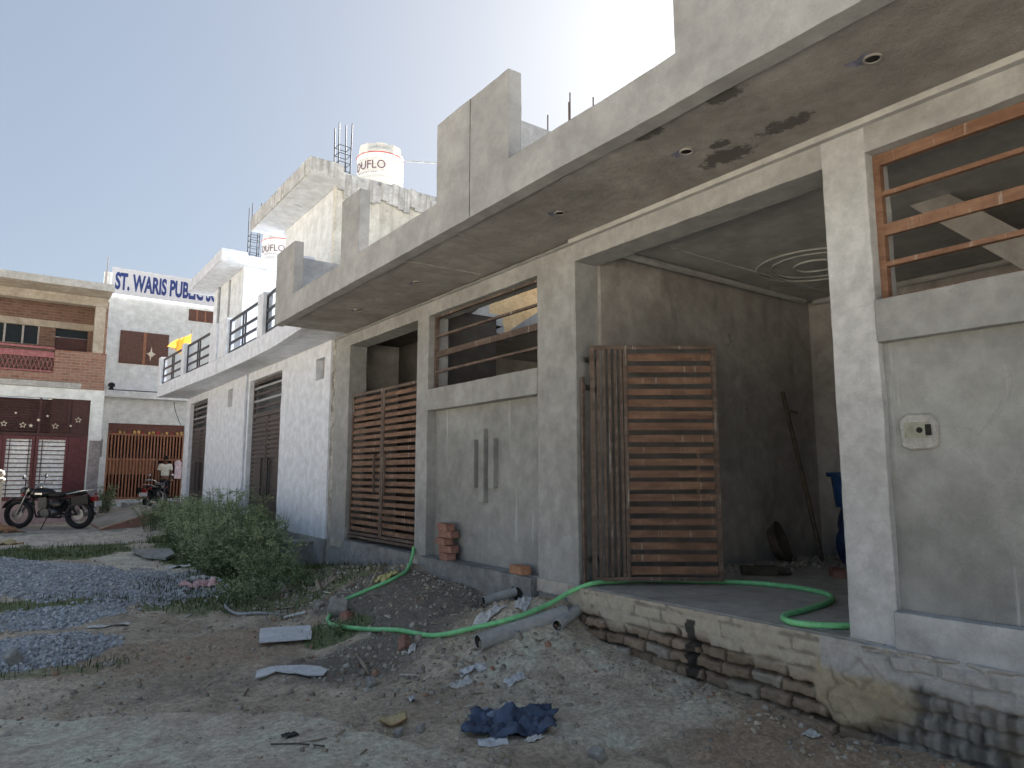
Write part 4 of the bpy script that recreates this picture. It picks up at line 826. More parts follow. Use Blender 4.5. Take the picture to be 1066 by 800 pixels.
def shrub(name, label, cat, x, y, r, h, nstem, mat, lsize=.04, dens=1., spread=.6, group=None, twig=5, z=None):
    z0 = G(x, y) if z is None else z; t_ = thing(name, label, cat, (x, y, z0), group=group); mb = MB(); cs = []; ds = []
    for q in range(nstem):
        a = rnd.uniform(0, 6.28); rr = r*.45*math.sqrt(rnd.random()); b = Vector((rr*math.cos(a), rr*math.sin(a), -.03)); ln = h*rnd.uniform(.55, 1.0); a2 = rnd.uniform(0, 6.28)
        lean = Vector((math.cos(a)*rr/r*2*spread+.35*math.cos(a2)*spread, math.sin(a)*rr/r*2*spread+.35*math.sin(a2)*spread, 0))*r*.75
        pts = [b+Vector((lean.x*f**1.4, lean.y*f**1.4, ln*f)) for f in (0, .3, .6, .85, 1)]; mb.tube(pts, [.006, .005, .004, .003, .001], 4, False)
        for s_ in range(twig):
            f = rnd.uniform(.12, .95); p = b+Vector((lean.x*f**1.4, lean.y*f**1.4, ln*f)); aa = rnd.uniform(0, 6.28); tl = (.1+.22*(1-f))*rnd.uniform(.5, 1.3)*(h/.9)**.5; e = p+Vector((math.cos(aa)*tl, math.sin(aa)*tl, tl*rnd.uniform(.1, .8))); mb.tube([p, e], [.003, .001], 3, False)
            k = max(2, int(dens*rnd.uniform(7, 15)))
            for w in range(k): g_ = rnd.random()**.7; cs.append(tuple(p.lerp(e, g_)+Vector((rnd.gauss(0, .018), rnd.gauss(0, .018), rnd.gauss(0, .018))))); ds.append((math.cos(aa)+rnd.gauss(0, .8), math.sin(aa)+rnd.gauss(0, .8), rnd.gauss(.1, .5)))
    mb.build('stem', M['stem'], t_)
    c = np.array(cs); V, F = leaves(c, np.array(ds), lsize*rs.uniform(.5, 1.25, len(c))); tn = np.repeat(rs.rand(len(c), 1)*.55+.45*fbm(c[:, 0]*6, c[:, 1]*6, c[:, 2]*6, 3, 2)[:, None], 5, 0)
    arr_mesh('foliage', V, F, mat, t_, False, {'Tone': np.concatenate([tn]*4, 1)}); return t_
wl = 'leafy green weed in the dense thicket along the white houses'; wg = 'weeds in the thicket along the white houses'
for x, y, r, h, n in ((2.5, 11.0, .4, .7, 24), (2.7, 10.7, .42, .75, 26), (2.95, 9.6, .45, .55, 26), (2.95, 10.4, .5, .8, 30), (2.7, 11.4, .5, .9, 30), (3.3, 11.2, .5, .95, 30), (2.75, 12.4, .5, .85, 28), (3.35, 12.2, .5, 1.0, 30), (2.9, 13.4, .5, .9, 28), (3.5, 13.3, .45, 1.1, 28), (3.05, 14.6, .5, .9, 26), (3.55, 14.6, .4, 1.0, 24), (3.0, 15.8, .5, .85, 24), (3.5, 16.0, .45, .95, 24), (3.15, 17.0, .5, .8, 22), (3.6, 17.4, .4, .85, 20)):
    shrub('weed', wl, 'weed', x, y, r*.92, h*1.2, n, M['leaf'] if rnd.random() < .65 else M['leafd'], .055, .95, .75, wg)
shrub('weed', 'pale green weed at the front of the thicket beside the crumpled red and white packet', 'weed', 2.8, 9.2, .48, .55, 28, M['leafp'], .036, 1.1, .8, wg)
shrub('weed', 'low weed patch nearest the camera, beside the half buried grey hose loop', 'weed', 2.45, 8.6, .5, .34, 30, M['leaf'], .035, .9, .9, wg)
shrub('weed', 'small low weed between the thicket and the scattered boards', 'weed', 3.05, 8.6, .4, .26, 20, M['leafd'], .035, .9, .9, wg)
shrub('tall_weed', 'tall thin feathery weed standing up before the white wall between the two dark doors', 'weed', 3.45, 14.0, .5, 1.55, 12, M['leafd'], .03, .5, .5, wg, 9)
shrub('tall_weed', 'tall wispy weed standing up before the nearer dark double door', 'weed', 3.5, 12.2, .4, 1.25, 10, M['leaf'], .03, .55, .5, wg, 9)
shrub('tall_weed', 'pale wispy weed at the right end of the thicket against the white wall', 'weed', 3.65, 11.6, .3, 1.0, 9, M['leafp'], .03, .55, .5, wg, 9)
shrub('dark_bush', 'dark green low bush at the far left end of the thicket beside the second motorcycle', 'bush', 3.1, 19.0, .8, .85, 46, M['leafd'], .05, 1.1, .8)
shrub('dark_bush', 'dark green bush by the corner of the farther white house', 'bush', 3.65, 19.6, .5, .8, 30, M['leafd'], .05, 1.1, .8)
shrub('young_tree', 'young leafy plant by the tiled pillar, left of the orange school gate', 'plant', 2.62, 26.2, .42, 1.05, 26, M['leaf'], .07, 1.1, .55)
shrub('small_weed', 'little green weed tuft beside the corner of the green hose', 'weed', 2.6, 6.3, .16, .11, 16, M['leaf'], .022, .8, .9)

# ------------------------------------------------------------------ hose, pipes
M['hose'] = plaster('green_hose', (.2, .58, .26), (.24, .66, .31), 3, 0, spots=.55, spc=(.3, .36, .22), rough=.42, spr=(.57, .7), bev=0, bump=.001, crack=0); M['pvc'] = plaster('grey_pvc', (.34, .35, .36), (.44, .45, .455), 3, .3, (.5, .48, .45), rough=.5, bev=0, bump=.002); M['pvcin'] = plain('pipe_inside', (.06, .06, .06), .8)
def spline(P, n=10):
    P = [Vector(p) for p in P]; out = []
    for i in range(len(P)-1):
        p0, p1, p2, p3 = P[max(i-1, 0)], P[i], P[i+1], P[min(i+2, len(P)-1)]
        for q in range(n): t = q/n; out.append(.5*((2*p1)+(p2-p0)*t+(2*p0-5*p1+4*p2-p3)*t*t+(3*p1-p0-3*p2+p3)*t**3))
    return out+[P[-1]]
def on(x, y, h=.018): return (x, y, G(x, y)+h)
hp = [(4.12, 7.75, .6), (4.0, 7.5, .63), (3.9, 7.36, .53), on(3.67, 7.05, .03), on(3.38, 6.88, .022), on(3.13, 6.95), on(2.9, 6.98), on(2.72, 6.8, .02), on(2.6, 6.58, .02), on(2.6, 6.36), on(2.72, 6.0), on(2.82, 5.55), on(2.92, 5.1), on(3.1, 4.72, .05), on(3.36, 4.57, .06), on(3.68, 4.56, .08), (3.88, 4.52, .53), (4.02, 4.4, .6)]
hp = hp[:18]+[(4.25, 4.4, .594), (4.55, 4.3, .594), (4.83, 4.03, .594), (5.13, 3.7, .594), (5.24, 3.32, .594), (5.15, 3.0, .594), (4.88, 2.82, .594), (4.5, 2.75, .594), (4.17, 2.72, .594), (4.02, 2.62, .596), (4.0, 2.5, .596), (4.12, 2.36, .594), (4.35, 2.2, .594), (4.6, 2.0, .594)]
mb = MB(); mb.tube(spline(hp, 8), .0195, 10); hs = tag(mb.build('garden_hose', M['hose'], smooth=60), 'bright green water hose snaking over the dirt and up onto the cement porch', 'hose')
mb = MB(); mb.tube([on(2.66, 6.6, .02), on(2.54, 6.5, .05), on(2.5, 6.53, .075)], [.012, .008, .003], 5); mb.tube([on(2.6, 6.5, .02), on(2.5, 6.42, .04)], [.01, .003], 5); tag(mb.build('rag_tie', plain('frayed_string', (.5, .5, .45), .9)), 'frayed pale string tied where the green hose turns sharply', 'string')
def hollow(name, p, q, r, label, n=20):
    p, q = Vector(p), Vector(q); mb = MB(); d = (q-p).normalized(); a = d.cross(Vector((0, 0, 1))).normalized(); b = a.cross(d); o_ = len(mb.v); ri = r*.86; L = (q-p).length
    rings = [(p, r), (q, r), (q, ri), (p, ri)]
    for c, rr in rings:
        for j in range(n): t = 6.28319*j/n; mb.v.append(tuple(c+(a*math.cos(t)+b*math.sin(t))*rr))
    for i in range(4):
        for j in range(n): mb.f.append([i*n+j, i*n+(j+1) % n, ((i+1) % 4)*n+(j+1) % n, ((i+1) % 4)*n+j]); mb.m.append(1 if i == 2 else 0)
    return tag(mb.build(name, [M['pvc'], M['pvcin']], smooth=40), label, 'pipe', 'grey plastic pipes by the porch')
hollow('plastic_pipe', (3.0, 4.57, G(3.0, 4.57)+.06), (3.8, 4.5, .37), .064, 'long thick grey plastic pipe lying on the dirt below the green hose')
hollow('plastic_pipe', (3.62, 4.38, G(3.62, 4.38)+.05), (3.99, 4.53, .38), .046, 'short grey plastic pipe half buried at the right end of the thick pipe')
hollow('plastic_pipe', (3.6, 5.4, .36), (3.99, 5.33, .43), .042, 'grey drain pipe sticking out of a hole under the bare cement panel')
mb = MB(); p = [(3.908, 5.31+.085*(.7+.6*rnd.random())*math.cos(a), .405+.07*(.7+.6*rnd.random())*math.sin(a)) for a in np.arange(0, 6.28, .42)]; mb.add(p, [list(range(len(p)))]); hb = mb.build('drain_hole', M['dark'], GH, og)
hl = spline([on(2.25, 8.75, -.01), on(2.1, 8.35, .02), on(2.12, 7.95, .025), on(2.3, 7.75, .02), on(2.55, 7.7, -.012)], 6); mb = MB(); mb.tube(hl, .016, 8); tag(mb.build('hose_loop', M['pvc'], smooth=60), 'half buried loop of grey hose in front of the weeds', 'hose')

# ------------------------------------------------------------------ bricks
M['rbrick'] = plaster('loose_red_brick', (.29, .145, .115), (.4, .235, .185), 9, 0, spots=.5, spc=(.25, .12, .09), bump=.012, bev=.006); M['obrick'] = plaster('orange_brick', (.44, .22, .13), (.52, .29, .19), 9, 0, spots=.4, spc=(.3, .15, .1), bump=.012, bev=.006)
def brickobj(x, y, z, rz, label, m='rbrick', group=None, L=.225):
    mb = MB(); n = 5
    mb.box(-L/2, L/2, -.054, .054, 0, .074); o = mb.build('brick', M[m], jit=.003); o.location = (x, y, z); o.rotation_euler = (0, 0, rz); return tag(o, label, 'brick', group)
bs = 'brick stack against the cement panel'
for q, (dx, dy, rz, lb) in enumerate([(0, 0, 82, 'bottom red brick of the small stack against the bare cement panel'), (.012, -.012, 95, 'second red brick from the bottom of the small stack by the cement panel'), (-.01, .055, 84, 'middle red brick of the small stack, shifted to the left'), (.012, .0, 97, 'second red brick from the top of the small stack by the cement panel'), (-.006, .03, 85, 'topmost red brick of the small stack against the bare cement panel')]):
    brickobj(4.0+dx, 6.72+dy, .572+q*.079, R(rz), lb, 'rbrick', 'bricks stacked against the cement panel')
brickobj(4.0, 5.38, .572, R(82), 'single orange red brick lying on the ledge at the foot of the cement panel', 'obrick')
brickobj(6.2, 3.5, .575, R(40), 'dusty red brick lying on the porch floor behind the right pillar', 'rbrick')

# ------------------------------------------------------------------ litter and debris
def crumple(name, label, cat, x, y, w, d, hgt, mat, seed, rz=0, n=(20, 15), shape=None, curl=0, z=None):
    u, v = np.meshgrid(np.linspace(-.5, .5, n[0]), np.linspace(-.5, .5, n[1]), indexing='ij'); k = 1 if shape is None else shape(u, v)
    xx = u*w*k+.06*w*(fbm(u*4, v*4, 0, seed)-.5); yy = v*d*k+.06*d*(fbm(u*4+9, v*4, 0, seed)-.5); c, s_ = math.cos(rz), math.sin(rz); X_, Y_ = x+c*xx-s_*yy, y+s_*xx+c*yy
    f = np.abs(fbm(u*3.1+seed, v*3.1, 0, seed+1, 4)-.5)*2; z_ = (gz(X_, Y_) if z is None else z)+.006+hgt*f*(1.3-1.2*(u*u+v*v))+curl*(np.abs(u)**2+np.abs(v)**2)
    i = np.arange(u.size).reshape(u.shape); F = np.stack([i[:-1, :-1], i[1:, :-1], i[1:, 1:], i[:-1, 1:]], -1).reshape(-1, 4)
    V = np.stack([X_-x, Y_-y, z_-(G(x, y) if z is None else z)], -1).reshape(-1, 3); o = arr_mesh(name, V, F, mat, None, True); o.location = (x, y, G(x, y) if z is None else z)
    m = o.modifiers.new('thick', 'SOLIDIFY'); m.thickness = .003; return tag(o, label, cat)
def cm(n, c, v=.2, r=.6): return plain(n, c, r, v)
M.update(blues=cm('blue_plastic', (.055, .08, .135), .4, .4), bluel=cm('pale_blue_plastic', (.25, .32, .42), .25, .4), wpl=plaster('dusty_white_plastic', (.55, .57, .6), (.68, .7, .73), 7, 0, spots=.6, spc=(.3, .29, .27), rough=.6, spr=(.55, .7), bev=0), yell=plaster('yellowed_paper', (.5, .4, .22), (.6, .5, .32), 8, 0, spots=.8, spc=(.35, .17, .08), spr=(.5, .6)), wpap=plaster('dusty_white_paper', (.58, .58, .57), (.72, .72, .71), 9, 0, spots=.5, spc=(.34, .31, .27), bev=0), pinkp=cm('pink_paper', (.66, .42, .42), .3, .7), stickm=cm('grey_wood', (.3, .26, .2), .3, .9), dstick=cm('dark_twig', (.09, .075, .06), .3, .9), stone=plaster('loose_stone', (.28, .27, .25), (.4, .39, .37), 6, 0, spots=.5, spc=(.2, .19, .17)), bag=cm('dark_bag', (.05, .05, .055), .3, .4))
crumple('plastic_bag', 'crumpled dark blue plastic sheet lying on the dirt in the foreground', 'plastic sheet', 2.55, 3.52, .5, .34, .15, M['blues'], 3, R(-36), (40, 28), lambda u, v: .72+.55*fbm(u*5, v*5, 0, 88, 3), .02)
crumple('plastic_scrap', 'pale blue plastic scrap behind the crumpled dark blue sheet', 'plastic scrap', 2.62, 3.74, .2, .14, .06, M['bluel'], 8, R(-20))
crumple('plastic_scrap', 'white plastic scrap in front of the crumpled dark blue sheet', 'plastic scrap', 2.35, 3.42, .17, .1, .025, M['wpl'], 9, R(-30))
crumple('plastic_scrap', 'small white torn scrap right in front of the dark blue sheet', 'plastic scrap', 2.52, 3.26, .1, .05, .03, M['wpap'], 19, R(-10))
crumple('paper_plate', 'yellowed paper plate with brown stains lying on the dirt', 'paper plate', 2.02, 4.02, .2, .15, .02, M['yell'], 5, R(-25), (12, 10), lambda u, v: 1-.25*(u*u+v*v)*2, .07)
def flat(name, label, cat, pts, th, mat, lift=.01, jit=.006):
    cx = sum(p[0] for p in pts)/len(pts); cy = sum(p[1] for p in pts)/len(pts); n = len(pts); z = max(G(*p) for p in pts)
    lo = [(a-cx, b-cy, (G(a, b)*.6+z*.4)+lift-z+rnd.uniform(-jit, jit)) for a, b in pts]; mb = MB(); mb.add(lo+[(a, b, c+th) for a, b, c in lo], [list(range(n))[::-1], list(range(n, 2*n))]+[(i, (i+1) % n, n+(i+1) % n, n+i) for i in range(n)]); o = mb.build(name, mat); o.location = (cx, cy, z); return tag(o, label, cat)
flat('white_board', 'flat rectangular white board lying on the dirt near the green hose', 'board', [(2.1, 7.02), (2.28, 6.83), (2.45, 6.64), (2.4, 6.45), (2.32, 6.25), (2.12, 6.36), (1.93, 6.47), (2.01, 6.74)], .012, M['wpl'])
flat('foam_strip', 'curved white foam strip lying nearer the camera than the white board', 'foam', [(1.68, 5.66), (1.63, 5.52), (1.72, 5.53), (1.8, 5.56), (1.87, 5.52), (1.9, 5.42), (1.96, 5.3), (2.06, 5.27), (2.13, 5.36), (2.12, 5.5), (2.03, 5.6), (1.9, 5.66), (1.8, 5.69)], .008, M['wpl'])
crumple('paper_sheet', 'white torn paper lying between the strips of crushed stone', 'paper', .93, 8.0, .36, .12, .03, M['wpap'], 12, R(-10))
crumple('paper_packet', 'crumpled red and white packet lying in front of the weeds', 'packet', 2.15, 9.9, .42, .3, .12, M['pinkp'], 14, R(20)); crumple('paper_sheet', 'white paper behind the crumpled red and white packet', 'paper', 2.3, 10.4, .4, .2, .08, M['wpap'], 15, R(10))
crumple('paper_sheet', 'small white paper by the flat stone slab at the left end of the weeds', 'paper', 2.3, 12.1, .34, .2, .05, M['wpap'], 16); crumple('paper_sheet', 'white scrap in the weeds between the slab and the red packet', 'paper', 2.35, 11.3, .3, .12, .05, M['wpap'], 17)
flat('stone_slab', 'flat grey stone slab lying at the left end of the weeds', 'slab', [(1.95, 14.4), (2.05, 13.6), (2.3, 13.1), (2.5, 13.5), (2.55, 14.2), (2.3, 14.7)], .05, M['stone'], .02, .03)
def rod(name, label, cat, pts, r, mat, n=6, dz=.01):
    P = [on(a, b, c+dz) for a, b, c in pts]; o_ = P[0]; mb = MB(); mb.tube([(a-o_[0], b-o_[1], c-o_[2]) for a, b, c in P], r, n); o = mb.build(name, mat); o.location = o_; return tag(o, label, cat)
rod('twig', 'thin dark twig lying on the pale trodden dirt in the foreground', 'twig', [(1.28, 4.0, 0), (1.4, 3.93, .004), (1.52, 3.83, 0)], .005, M['dstick']); rod('wood_splinter', 'pale wood splinter lying below the green hose', 'splinter', [(2.44, 5.55, .005), (2.38, 5.3, .03), (2.36, 5.12, .005)], [.006, .016, .008], M['stickm'])
crumple('dark_scrap', 'small black scrap on the pale trodden dirt behind the thin twig', 'scrap', 1.42, 4.1, .09, .05, .04, M['bag'], 21)
for q, (x, y, w, s_, lb) in enumerate([(2.86, 4.42, .19, 1, 'torn white plastic strip on the dirt at the left end of the thick pipe'), (2.72, 4.36, .16, 2, 'dirty white scrap below the left end of the thick pipe'), (3.0, 4.1, .16, 3, 'dirty white scrap trodden into the slope under the thick pipe'), (3.3, 4.85, .35, 4, 'grey plastic strip behind the thick pipe under the green hose'), (3.55, 4.72, .25, 5, 'grey torn plastic piece behind the thick pipe near the porch corner'), (2.75, 5.15, .14, 6, 'white scrap just below the green hose'), (2.3, 4.3, .12, 7, 'white scrap right of the yellowed paper plate')]):
    crumple('plastic_strip', lb, 'scrap', x, y, w, w*.4, .05, M['wpl'] if q % 2 == 0 else M['wpap'], 30+q, R(-30+q*17))
crumple('yellow_wrapper', 'crumpled yellow wrapper beside the green hose below the nearer gate', 'wrapper', 3.42, 7.05, .26, .18, .09, cm('yellow_wrapper', (.55, .5, .22), .3), 44, .4)
for q, (a, b, lb) in enumerate([((3.75, 7.75), (3.2, 6.95), 'long grey plank lying on the slope below the closed rusty gate'), ((3.15, 8.35), (3.0, 7.85), 'short grey plank on the dirt left of the green hose'), ((2.95, 9.1), (2.85, 8.5), 'weathered stick lying at the edge of the weeds')]):
    rod('plank', lb, 'plank', [(*a, .02), ((a[0]+b[0])/2, (a[1]+b[1])/2, .015), (*b, .005)], .032 if q < 2 else .015, M['stickm'], 4)
crumple('cardboard', 'flat grey cardboard piece on the dirt between the weeds and the green hose', 'cardboard', 3.2, 8.15, .4, .24, .03, M['stickm'], 50, .3); rod('white_stick', 'small white stick lying on the dirt in front of the weeds', 'stick', [(2.5, 7.55, 0), (2.68, 7.4, .01)], .014, M['wpap'])
def rock(label, x, y, s_, mat='stone', name='stone', flatn=.7):
    z = G(x, y); v = rots(1, rs)[0] @ (CUBE*np.array([1, .8, flatn])*(.7+.3*rs.rand(8, 3))).T; mb = MB(); mb.add([tuple(p*s_) for p in v.T], CF.tolist()); o = mb.build(name, M[mat]); o.location = (x, y, z+s_*.35); m = o.modifiers.new('bev', 'BEVEL'); m.width = s_*.25; m.segments = 2; tag(o, label, 'stone' if mat == 'stone' else 'rubble')
rock('grey stone at the left edge in front of the crushed stone', .16, 6.86, .08); rock('concrete lump over which the green hose bends', 2.78, 6.78, .11, flatn=.9); rock('broken brick lump under the green hose', 2.72, 6.42, .07, 'rbrick', 'brick_lump'); rock('broken brick lump below the middle of the green hose', 2.75, 5.28, .07, 'rbrick', 'brick_lump')
rock('rounded bluish stone left of the green hose bend', 2.78, 7.3, .06); rock('grey stone on the slope between hose and white foam', 2.26, 4.85, .05); rock('pair stone in front of the yellowed paper plate, left one', 1.98, 3.86, .035); rock('pale stone in front of the yellowed paper plate, right one', 2.08, 3.78, .035); rock('grey stone lump low in the foreground middle', 2.68, 2.92, .05)
crumple('foil_scrap', 'shiny white scrap at the foot of the brick foundation by the right pillar', 'scrap', 3.78, 2.34, .1, .07, .03, M['wpap'], 61)
mb = MB(); mb.box(-.2, .2, -.17, .17, 0, .36); mb.box(-.22, .22, -.19, .19, .361, .4); cb = mb.build('cement_block', M['lower'], jit=.006); cb.location = (3.82, 10.95, G(3.82, 10.95)-.02); cb.rotation_euler.z = .1; tag(cb, 'squat grey cement block with a lip at the foot of the white wall', 'block')
crumple('wrapper', 'yellow brown wrapper on the grass bank at the left edge', 'wrapper', .2, 17.3, .4, .25, .12, M['yell'], 63)

# inside the open porch
mb = MB(); mb.tube([(7.0, 4.1, .575), (7.03, 4.3, 1.5), (7.0, 4.47, 2.42)], .022, 6); mb.tube([(7.0, 4.42, 2.2), (7.0, 4.3, 2.17)], .015, 5); tag(mb.build('wooden_pole', M['dstick']), 'thin dark pole leaning on the inner wall of the porch', 'pole')
M['bluet'] = cm('blue_tub', (.02, .06, .16), .25, .4); M['bluebag'] = cm('dark_blue_sack', (.015, .03, .09), .4, .5)
mb = MB(); mb.ell((7.03, 3.69, .88), (.26, .24, .32), 18, 10, None, lambda p: p*(1+.12*math.sin(p.x*17+p.z*13)+.08*math.sin(p.y*23))); tag(mb.build('sack', M['bluebag'], smooth=60), 'dark blue bulging sack under the blue tub in the porch', 'sack')
mb = MB(); mb.lathe([(.17, 0), (.2, .3), (.245, .31), (.245, .35), (.22, .35), (.19, .33), (.15, .02)], 26, (6.98, 3.72, 1.17)); tag(mb.build('tub', M['bluet'], smooth=40), 'blue plastic tub half hidden behind the right pillar of the porch', 'tub')
mb = MB(); mb.lathe([(.02, 0), (.15, .0), (.21, .09), (.22, .09), (.16, -.012), (.02, -.012)], 22); pn = mb.build('mortar_pan', M['dstick'], smooth=40); pn.location = (6.55, 4.36, .78); pn.rotation_euler = (R(72), 0, R(20)); tag(pn, 'dark round mortar pan leaning on the inner wall of the porch', 'pan')
crumple('cement_sack', 'torn pale cement sack flat on the porch floor behind the open gate', 'sack', 6.25, 4.2, .75, .35, .07, cm('sack_paper', (.3, .27, .24), .3, .9), 70, .3, z=.572)
mb = MB(); mb.box(-.16, .16, -.05, .05, 0, .08); mb.tube([(.14, 0, .04), (.28, .03, .03)], .035, 8); wb = mb.build('wood_block', M['dstick'], jit=.006); wb.location = (5.72, 3.98, .576); wb.rotation_euler.z = -.75; tag(wb, 'dark wooden block lying on the porch floor before the torn cement sack', 'block')
x = rs.uniform(5.6, 7.55, 700); y = 4.42-np.abs(rs.normal(0, .3, 700))*np.clip((x-5)/2, .2, 1.2); k = y > 2.6; tag(stones('rubble', np.stack([x[k], y[k], .585+0*x[k]], 1), .008+.035*rs.rand(k.sum())**3, M['pebble'], rs), kind='stuff')
flat_ = MB(); flat_.box(-.09, .09, -.05, .05, 0, .004); fo = flat_.build('foil_piece', M['pvc'], jit=.004); fo.location = (4.1, 2.42, .576); tag(fo, 'small grey scrap on the porch floor inside the bend of the green hose', 'scrap')

# ------------------------------------------------------------------ flag
u, v = np.meshgrid(np.linspace(0, 1, 22), np.linspace(0, 1, 12), indexing='ij')
M['flag'] = leafmat('orange_flag_cloth', (.85, .33, .03), (.9, .5, .08))
FX, FY, FZ = 3.86, 20.4, 5.35
wv = .06*np.sin(u*9+v*3)*u; fl_h = (1-u*.75); V = np.stack([-.52*u+wv, .1*np.sin(u*7)+0*v, -.36*u*1.0+(v-1)*.52*fl_h-.08*np.sin(u*5+v*2)*u], -1).reshape(-1, 3); i = np.arange(u.size).reshape(u.shape)
fl = thing('flag', 'orange pennant with gold fringe fluttering above the farther white balcony', 'flag', (FX, FY, FZ)); tn = np.repeat(rs.rand(u.size, 1), 4, 1)
arr_mesh('cloth', V, np.stack([i[:-1, :-1], i[1:, :-1], i[1:, 1:], i[:-1, 1:]], -1).reshape(-1, 4), M['flag'], fl, True, {'Tone': tn})
mb = MB(); e = V.reshape(22, 12, 3)[:, 0]
for a in range(21):
    for w in range(3): p = e[a]+(e[a+1]-e[a])*(w/3); mb.bar(tuple(p), (p[0]+rnd.uniform(-.02, .02), p[1], p[2]-.07), .012, .006)
mb.build('fringe', M['gold'], fl); mb = MB(); mb.tube([(.015, 0, -1.62), (.01, 0, .1)], .012, 6); mb.build('staff', M['stickm'], fl)

# ------------------------------------------------------------------ motorcycles
M.update(bk=plain('black_gloss_paint', (.008, .009, .012), .22, .3), bkm=plain('matt_black', (.014, .014, .016), .6, .3), chrome=plain('chrome', (.6, .6, .6), .18, .1, 1), alu=plain('aluminium', (.3, .3, .31), .4, .2, 1), dalu=plain('dark_engine_alloy', (.09, .09, .095), .45, .3, .7), lens=plain('lamp_glass', (.5, .52, .55), .12, .1), seatm=plain('black_seat_vinyl', (.016, .015, .015), .5, .3), redl=plain('red_lens', (.3, .02, .02), .3, .1), mirror=plain('mirror_glass', (.85, .87, .9), .04, .02, 1))
def motorcycle(label, loc, rz, group):
    b = thing('motorcycle', label, 'motorcycle', loc, rz, group)
    for wx, r in ((.69, .33), (-.68, .325)):
        mb = MB(); mb.torus((wx, 0, r), r-.055, .012, 36, 6); mb.torus((wx, 0, r), r-.055, .018, 36, 4); mb.tube([(wx, -.07, r), (wx, .07, r)], .045, 14)
        for q in range(24): a = q*math.pi/12; mb.bar((wx+.04*math.cos(a+.5), .04*(-1)**q, r+.04*math.sin(a+.5)), (wx+(r-.06)*math.cos(a), 0, r+(r-.06)*math.sin(a)), .005, .005)
        mb.tube([(wx, .045, r), (wx, .06, r)], .12, 20); w = mb.build('wheel', M['alu'], b, smooth=40)
        mb = MB(); mb.torus((wx, 0, r), r-.058, .06 if wx < 0 else .054, 40, 10); mb.build('tyre', M['black'], w, smooth=50)
    mb = MB()
    for s in (-.085, .085): mb.tube([(.69, s, .33), (.60, s, .52)], .03, 10); mb.tube([(.60, s, .52), (.42, s, .92)], .02, 10)
    mb.box(.40, .47, -.11, .11, .84, .87); mb.build('fork', M['alu'], b, smooth=40)
    mb = MB(); mb.ell((.53, 0, .83), (.1, .1, .1), 18, 10); mb.torus((.61, 0, .83), .085, .012, 24, 6, 'x'); hl_ = mb.build('headlight', M['bk'], b, smooth=50)
    mb = MB(); mb.ell((.60, 0, .83), (.03, .08, .08), 18, 8); mb.build('lens', M['lens'], hl_, smooth=60)
    for nm, cx, r, a0, a1 in (('front_mudguard', .69, .385, .35, 2.6), ('rear_mudguard', -.68, .39, .1, 2.75)):
        n = 16; mb = MB(); vs = []
        for i in range(n+1):
            a = a0+(a1-a0)*i/n
            for y, dr in ((-.075, -.03), (-.05, .0), (.05, 0), (.075, -.03), (.05, -.008), (-.05, -.008)): vs.append((cx+(r+dr)*math.cos(a), y, .33+(r+dr)*math.sin(a)))
        mb.add(vs, [(6*i+j, 6*i+(j+1) % 6, 6*(i+1)+(j+1) % 6, 6*(i+1)+j) for i in range(n) for j in range(6)]); mb.build(nm, M['bk'], b, smooth=50)
    mb = MB(); mb.ell((.17, 0, .79), (.29, .135, .135), 24, 12, Matrix.Rotation(R(4), 3, 'Y'), lambda p: Vector((p.x, p.y*(1+.25*p.x/.29), p.z*(1.0 if p.z > 0 else .8)*(1+.25*p.x/.29)))); tk = mb.build('fuel_tank', M['bk'], b, smooth=60)
    mb = MB(); mb.box(.1, .26, .136, .141, .77, .81); mb.box(.1, .26, -.141, -.136, .77, .81); mb.build('tank_badge', M['chrome'], tk); mb = MB(); mb.tube([(.2, 0, .9), (.2, 0, .935)], .035, 14); mb.build('filler_cap', M['chrome'], tk, smooth=40)
    mb = MB(); mb.tube([(.42, 0, .9), (.2, 0, .72), (-.3, 0, .66), (-.75, 0, .68)], .024, 8); mb.tube([(.4, 0, .82), (.36, 0, .45), (.3, 0, .27), (-.25, 0, .25), (-.32, 0, .62)], .024, 8)
    for s in (-.1, .1): mb.tube([(-.2, s, .33), (-.68, s, .325)], .02, 8); mb.tube([(-.32, s*.9, .66), (-.85, s, .7)], .016, 8)
    mb.build('frame', M['bkm'], b, smooth=40)
    mb = MB(); mb.ell((.03, 0, .36), (.24, .13, .12), 18, 8); mb.tube([(.02, -.15, .36), (.02, .15, .36)], .1, 18); mb.ell((-.14, 0, .38), (.12, .14, .1), 14, 8)
    for q in range(9): z = .47+q*.026; mb.box(.02, .22, -.09, .09, z, z+.013)
    mb.box(.05, .19, -.07, .07, .46, .71); mb.build('engine', M['dalu'], b, smooth=35)
    mb = MB(); mb.tube(spline([(.2, -.08, .62), (.31, -.11, .55), (.3, -.13, .35), (.12, -.15, .25), (-.2, -.16, .25), (-.4, -.165, .27)], 6), .021, 10); mb.tube([(-.38, -.165, .265), (-.46, -.165, .275), (-.95, -.17, .33), (-.98, -.17, .335)], [.025, .045, .045, .03], 14); mb.build('exhaust', M['chrome'], b, smooth=40)
    for s in (-1, 1):
        mb = MB(); mb.ell((-.2, s*.11, .55), (.15, .04, .11), 16, 8); mb.build('side_panel', M['bk'], b, smooth=50)
        mb = MB(); mb.tube([(-.68, s*.13, .34), (-.5, s*.13, .68)], .028, 10)
        for q in range(7): f = .15+q*.1; mb.torus((-.68+.18*f, s*.13, .34+.34*f), .034, .008, 14, 5, 'z')
        mb.build('rear_shock', M['bkm'], b, smooth=40)
        mb = MB(); mb.tube([(.40, s*.1, .9), (.39, s*.2, 1.0), (.27, s*.38, 1.01)], .013, 8); mb.tube([(.33, s*.29, 1.01), (.24, s*.42, 1.0)], .019, 8); hb_ = mb.build('handlebar', M['chrome'], b, smooth=40)
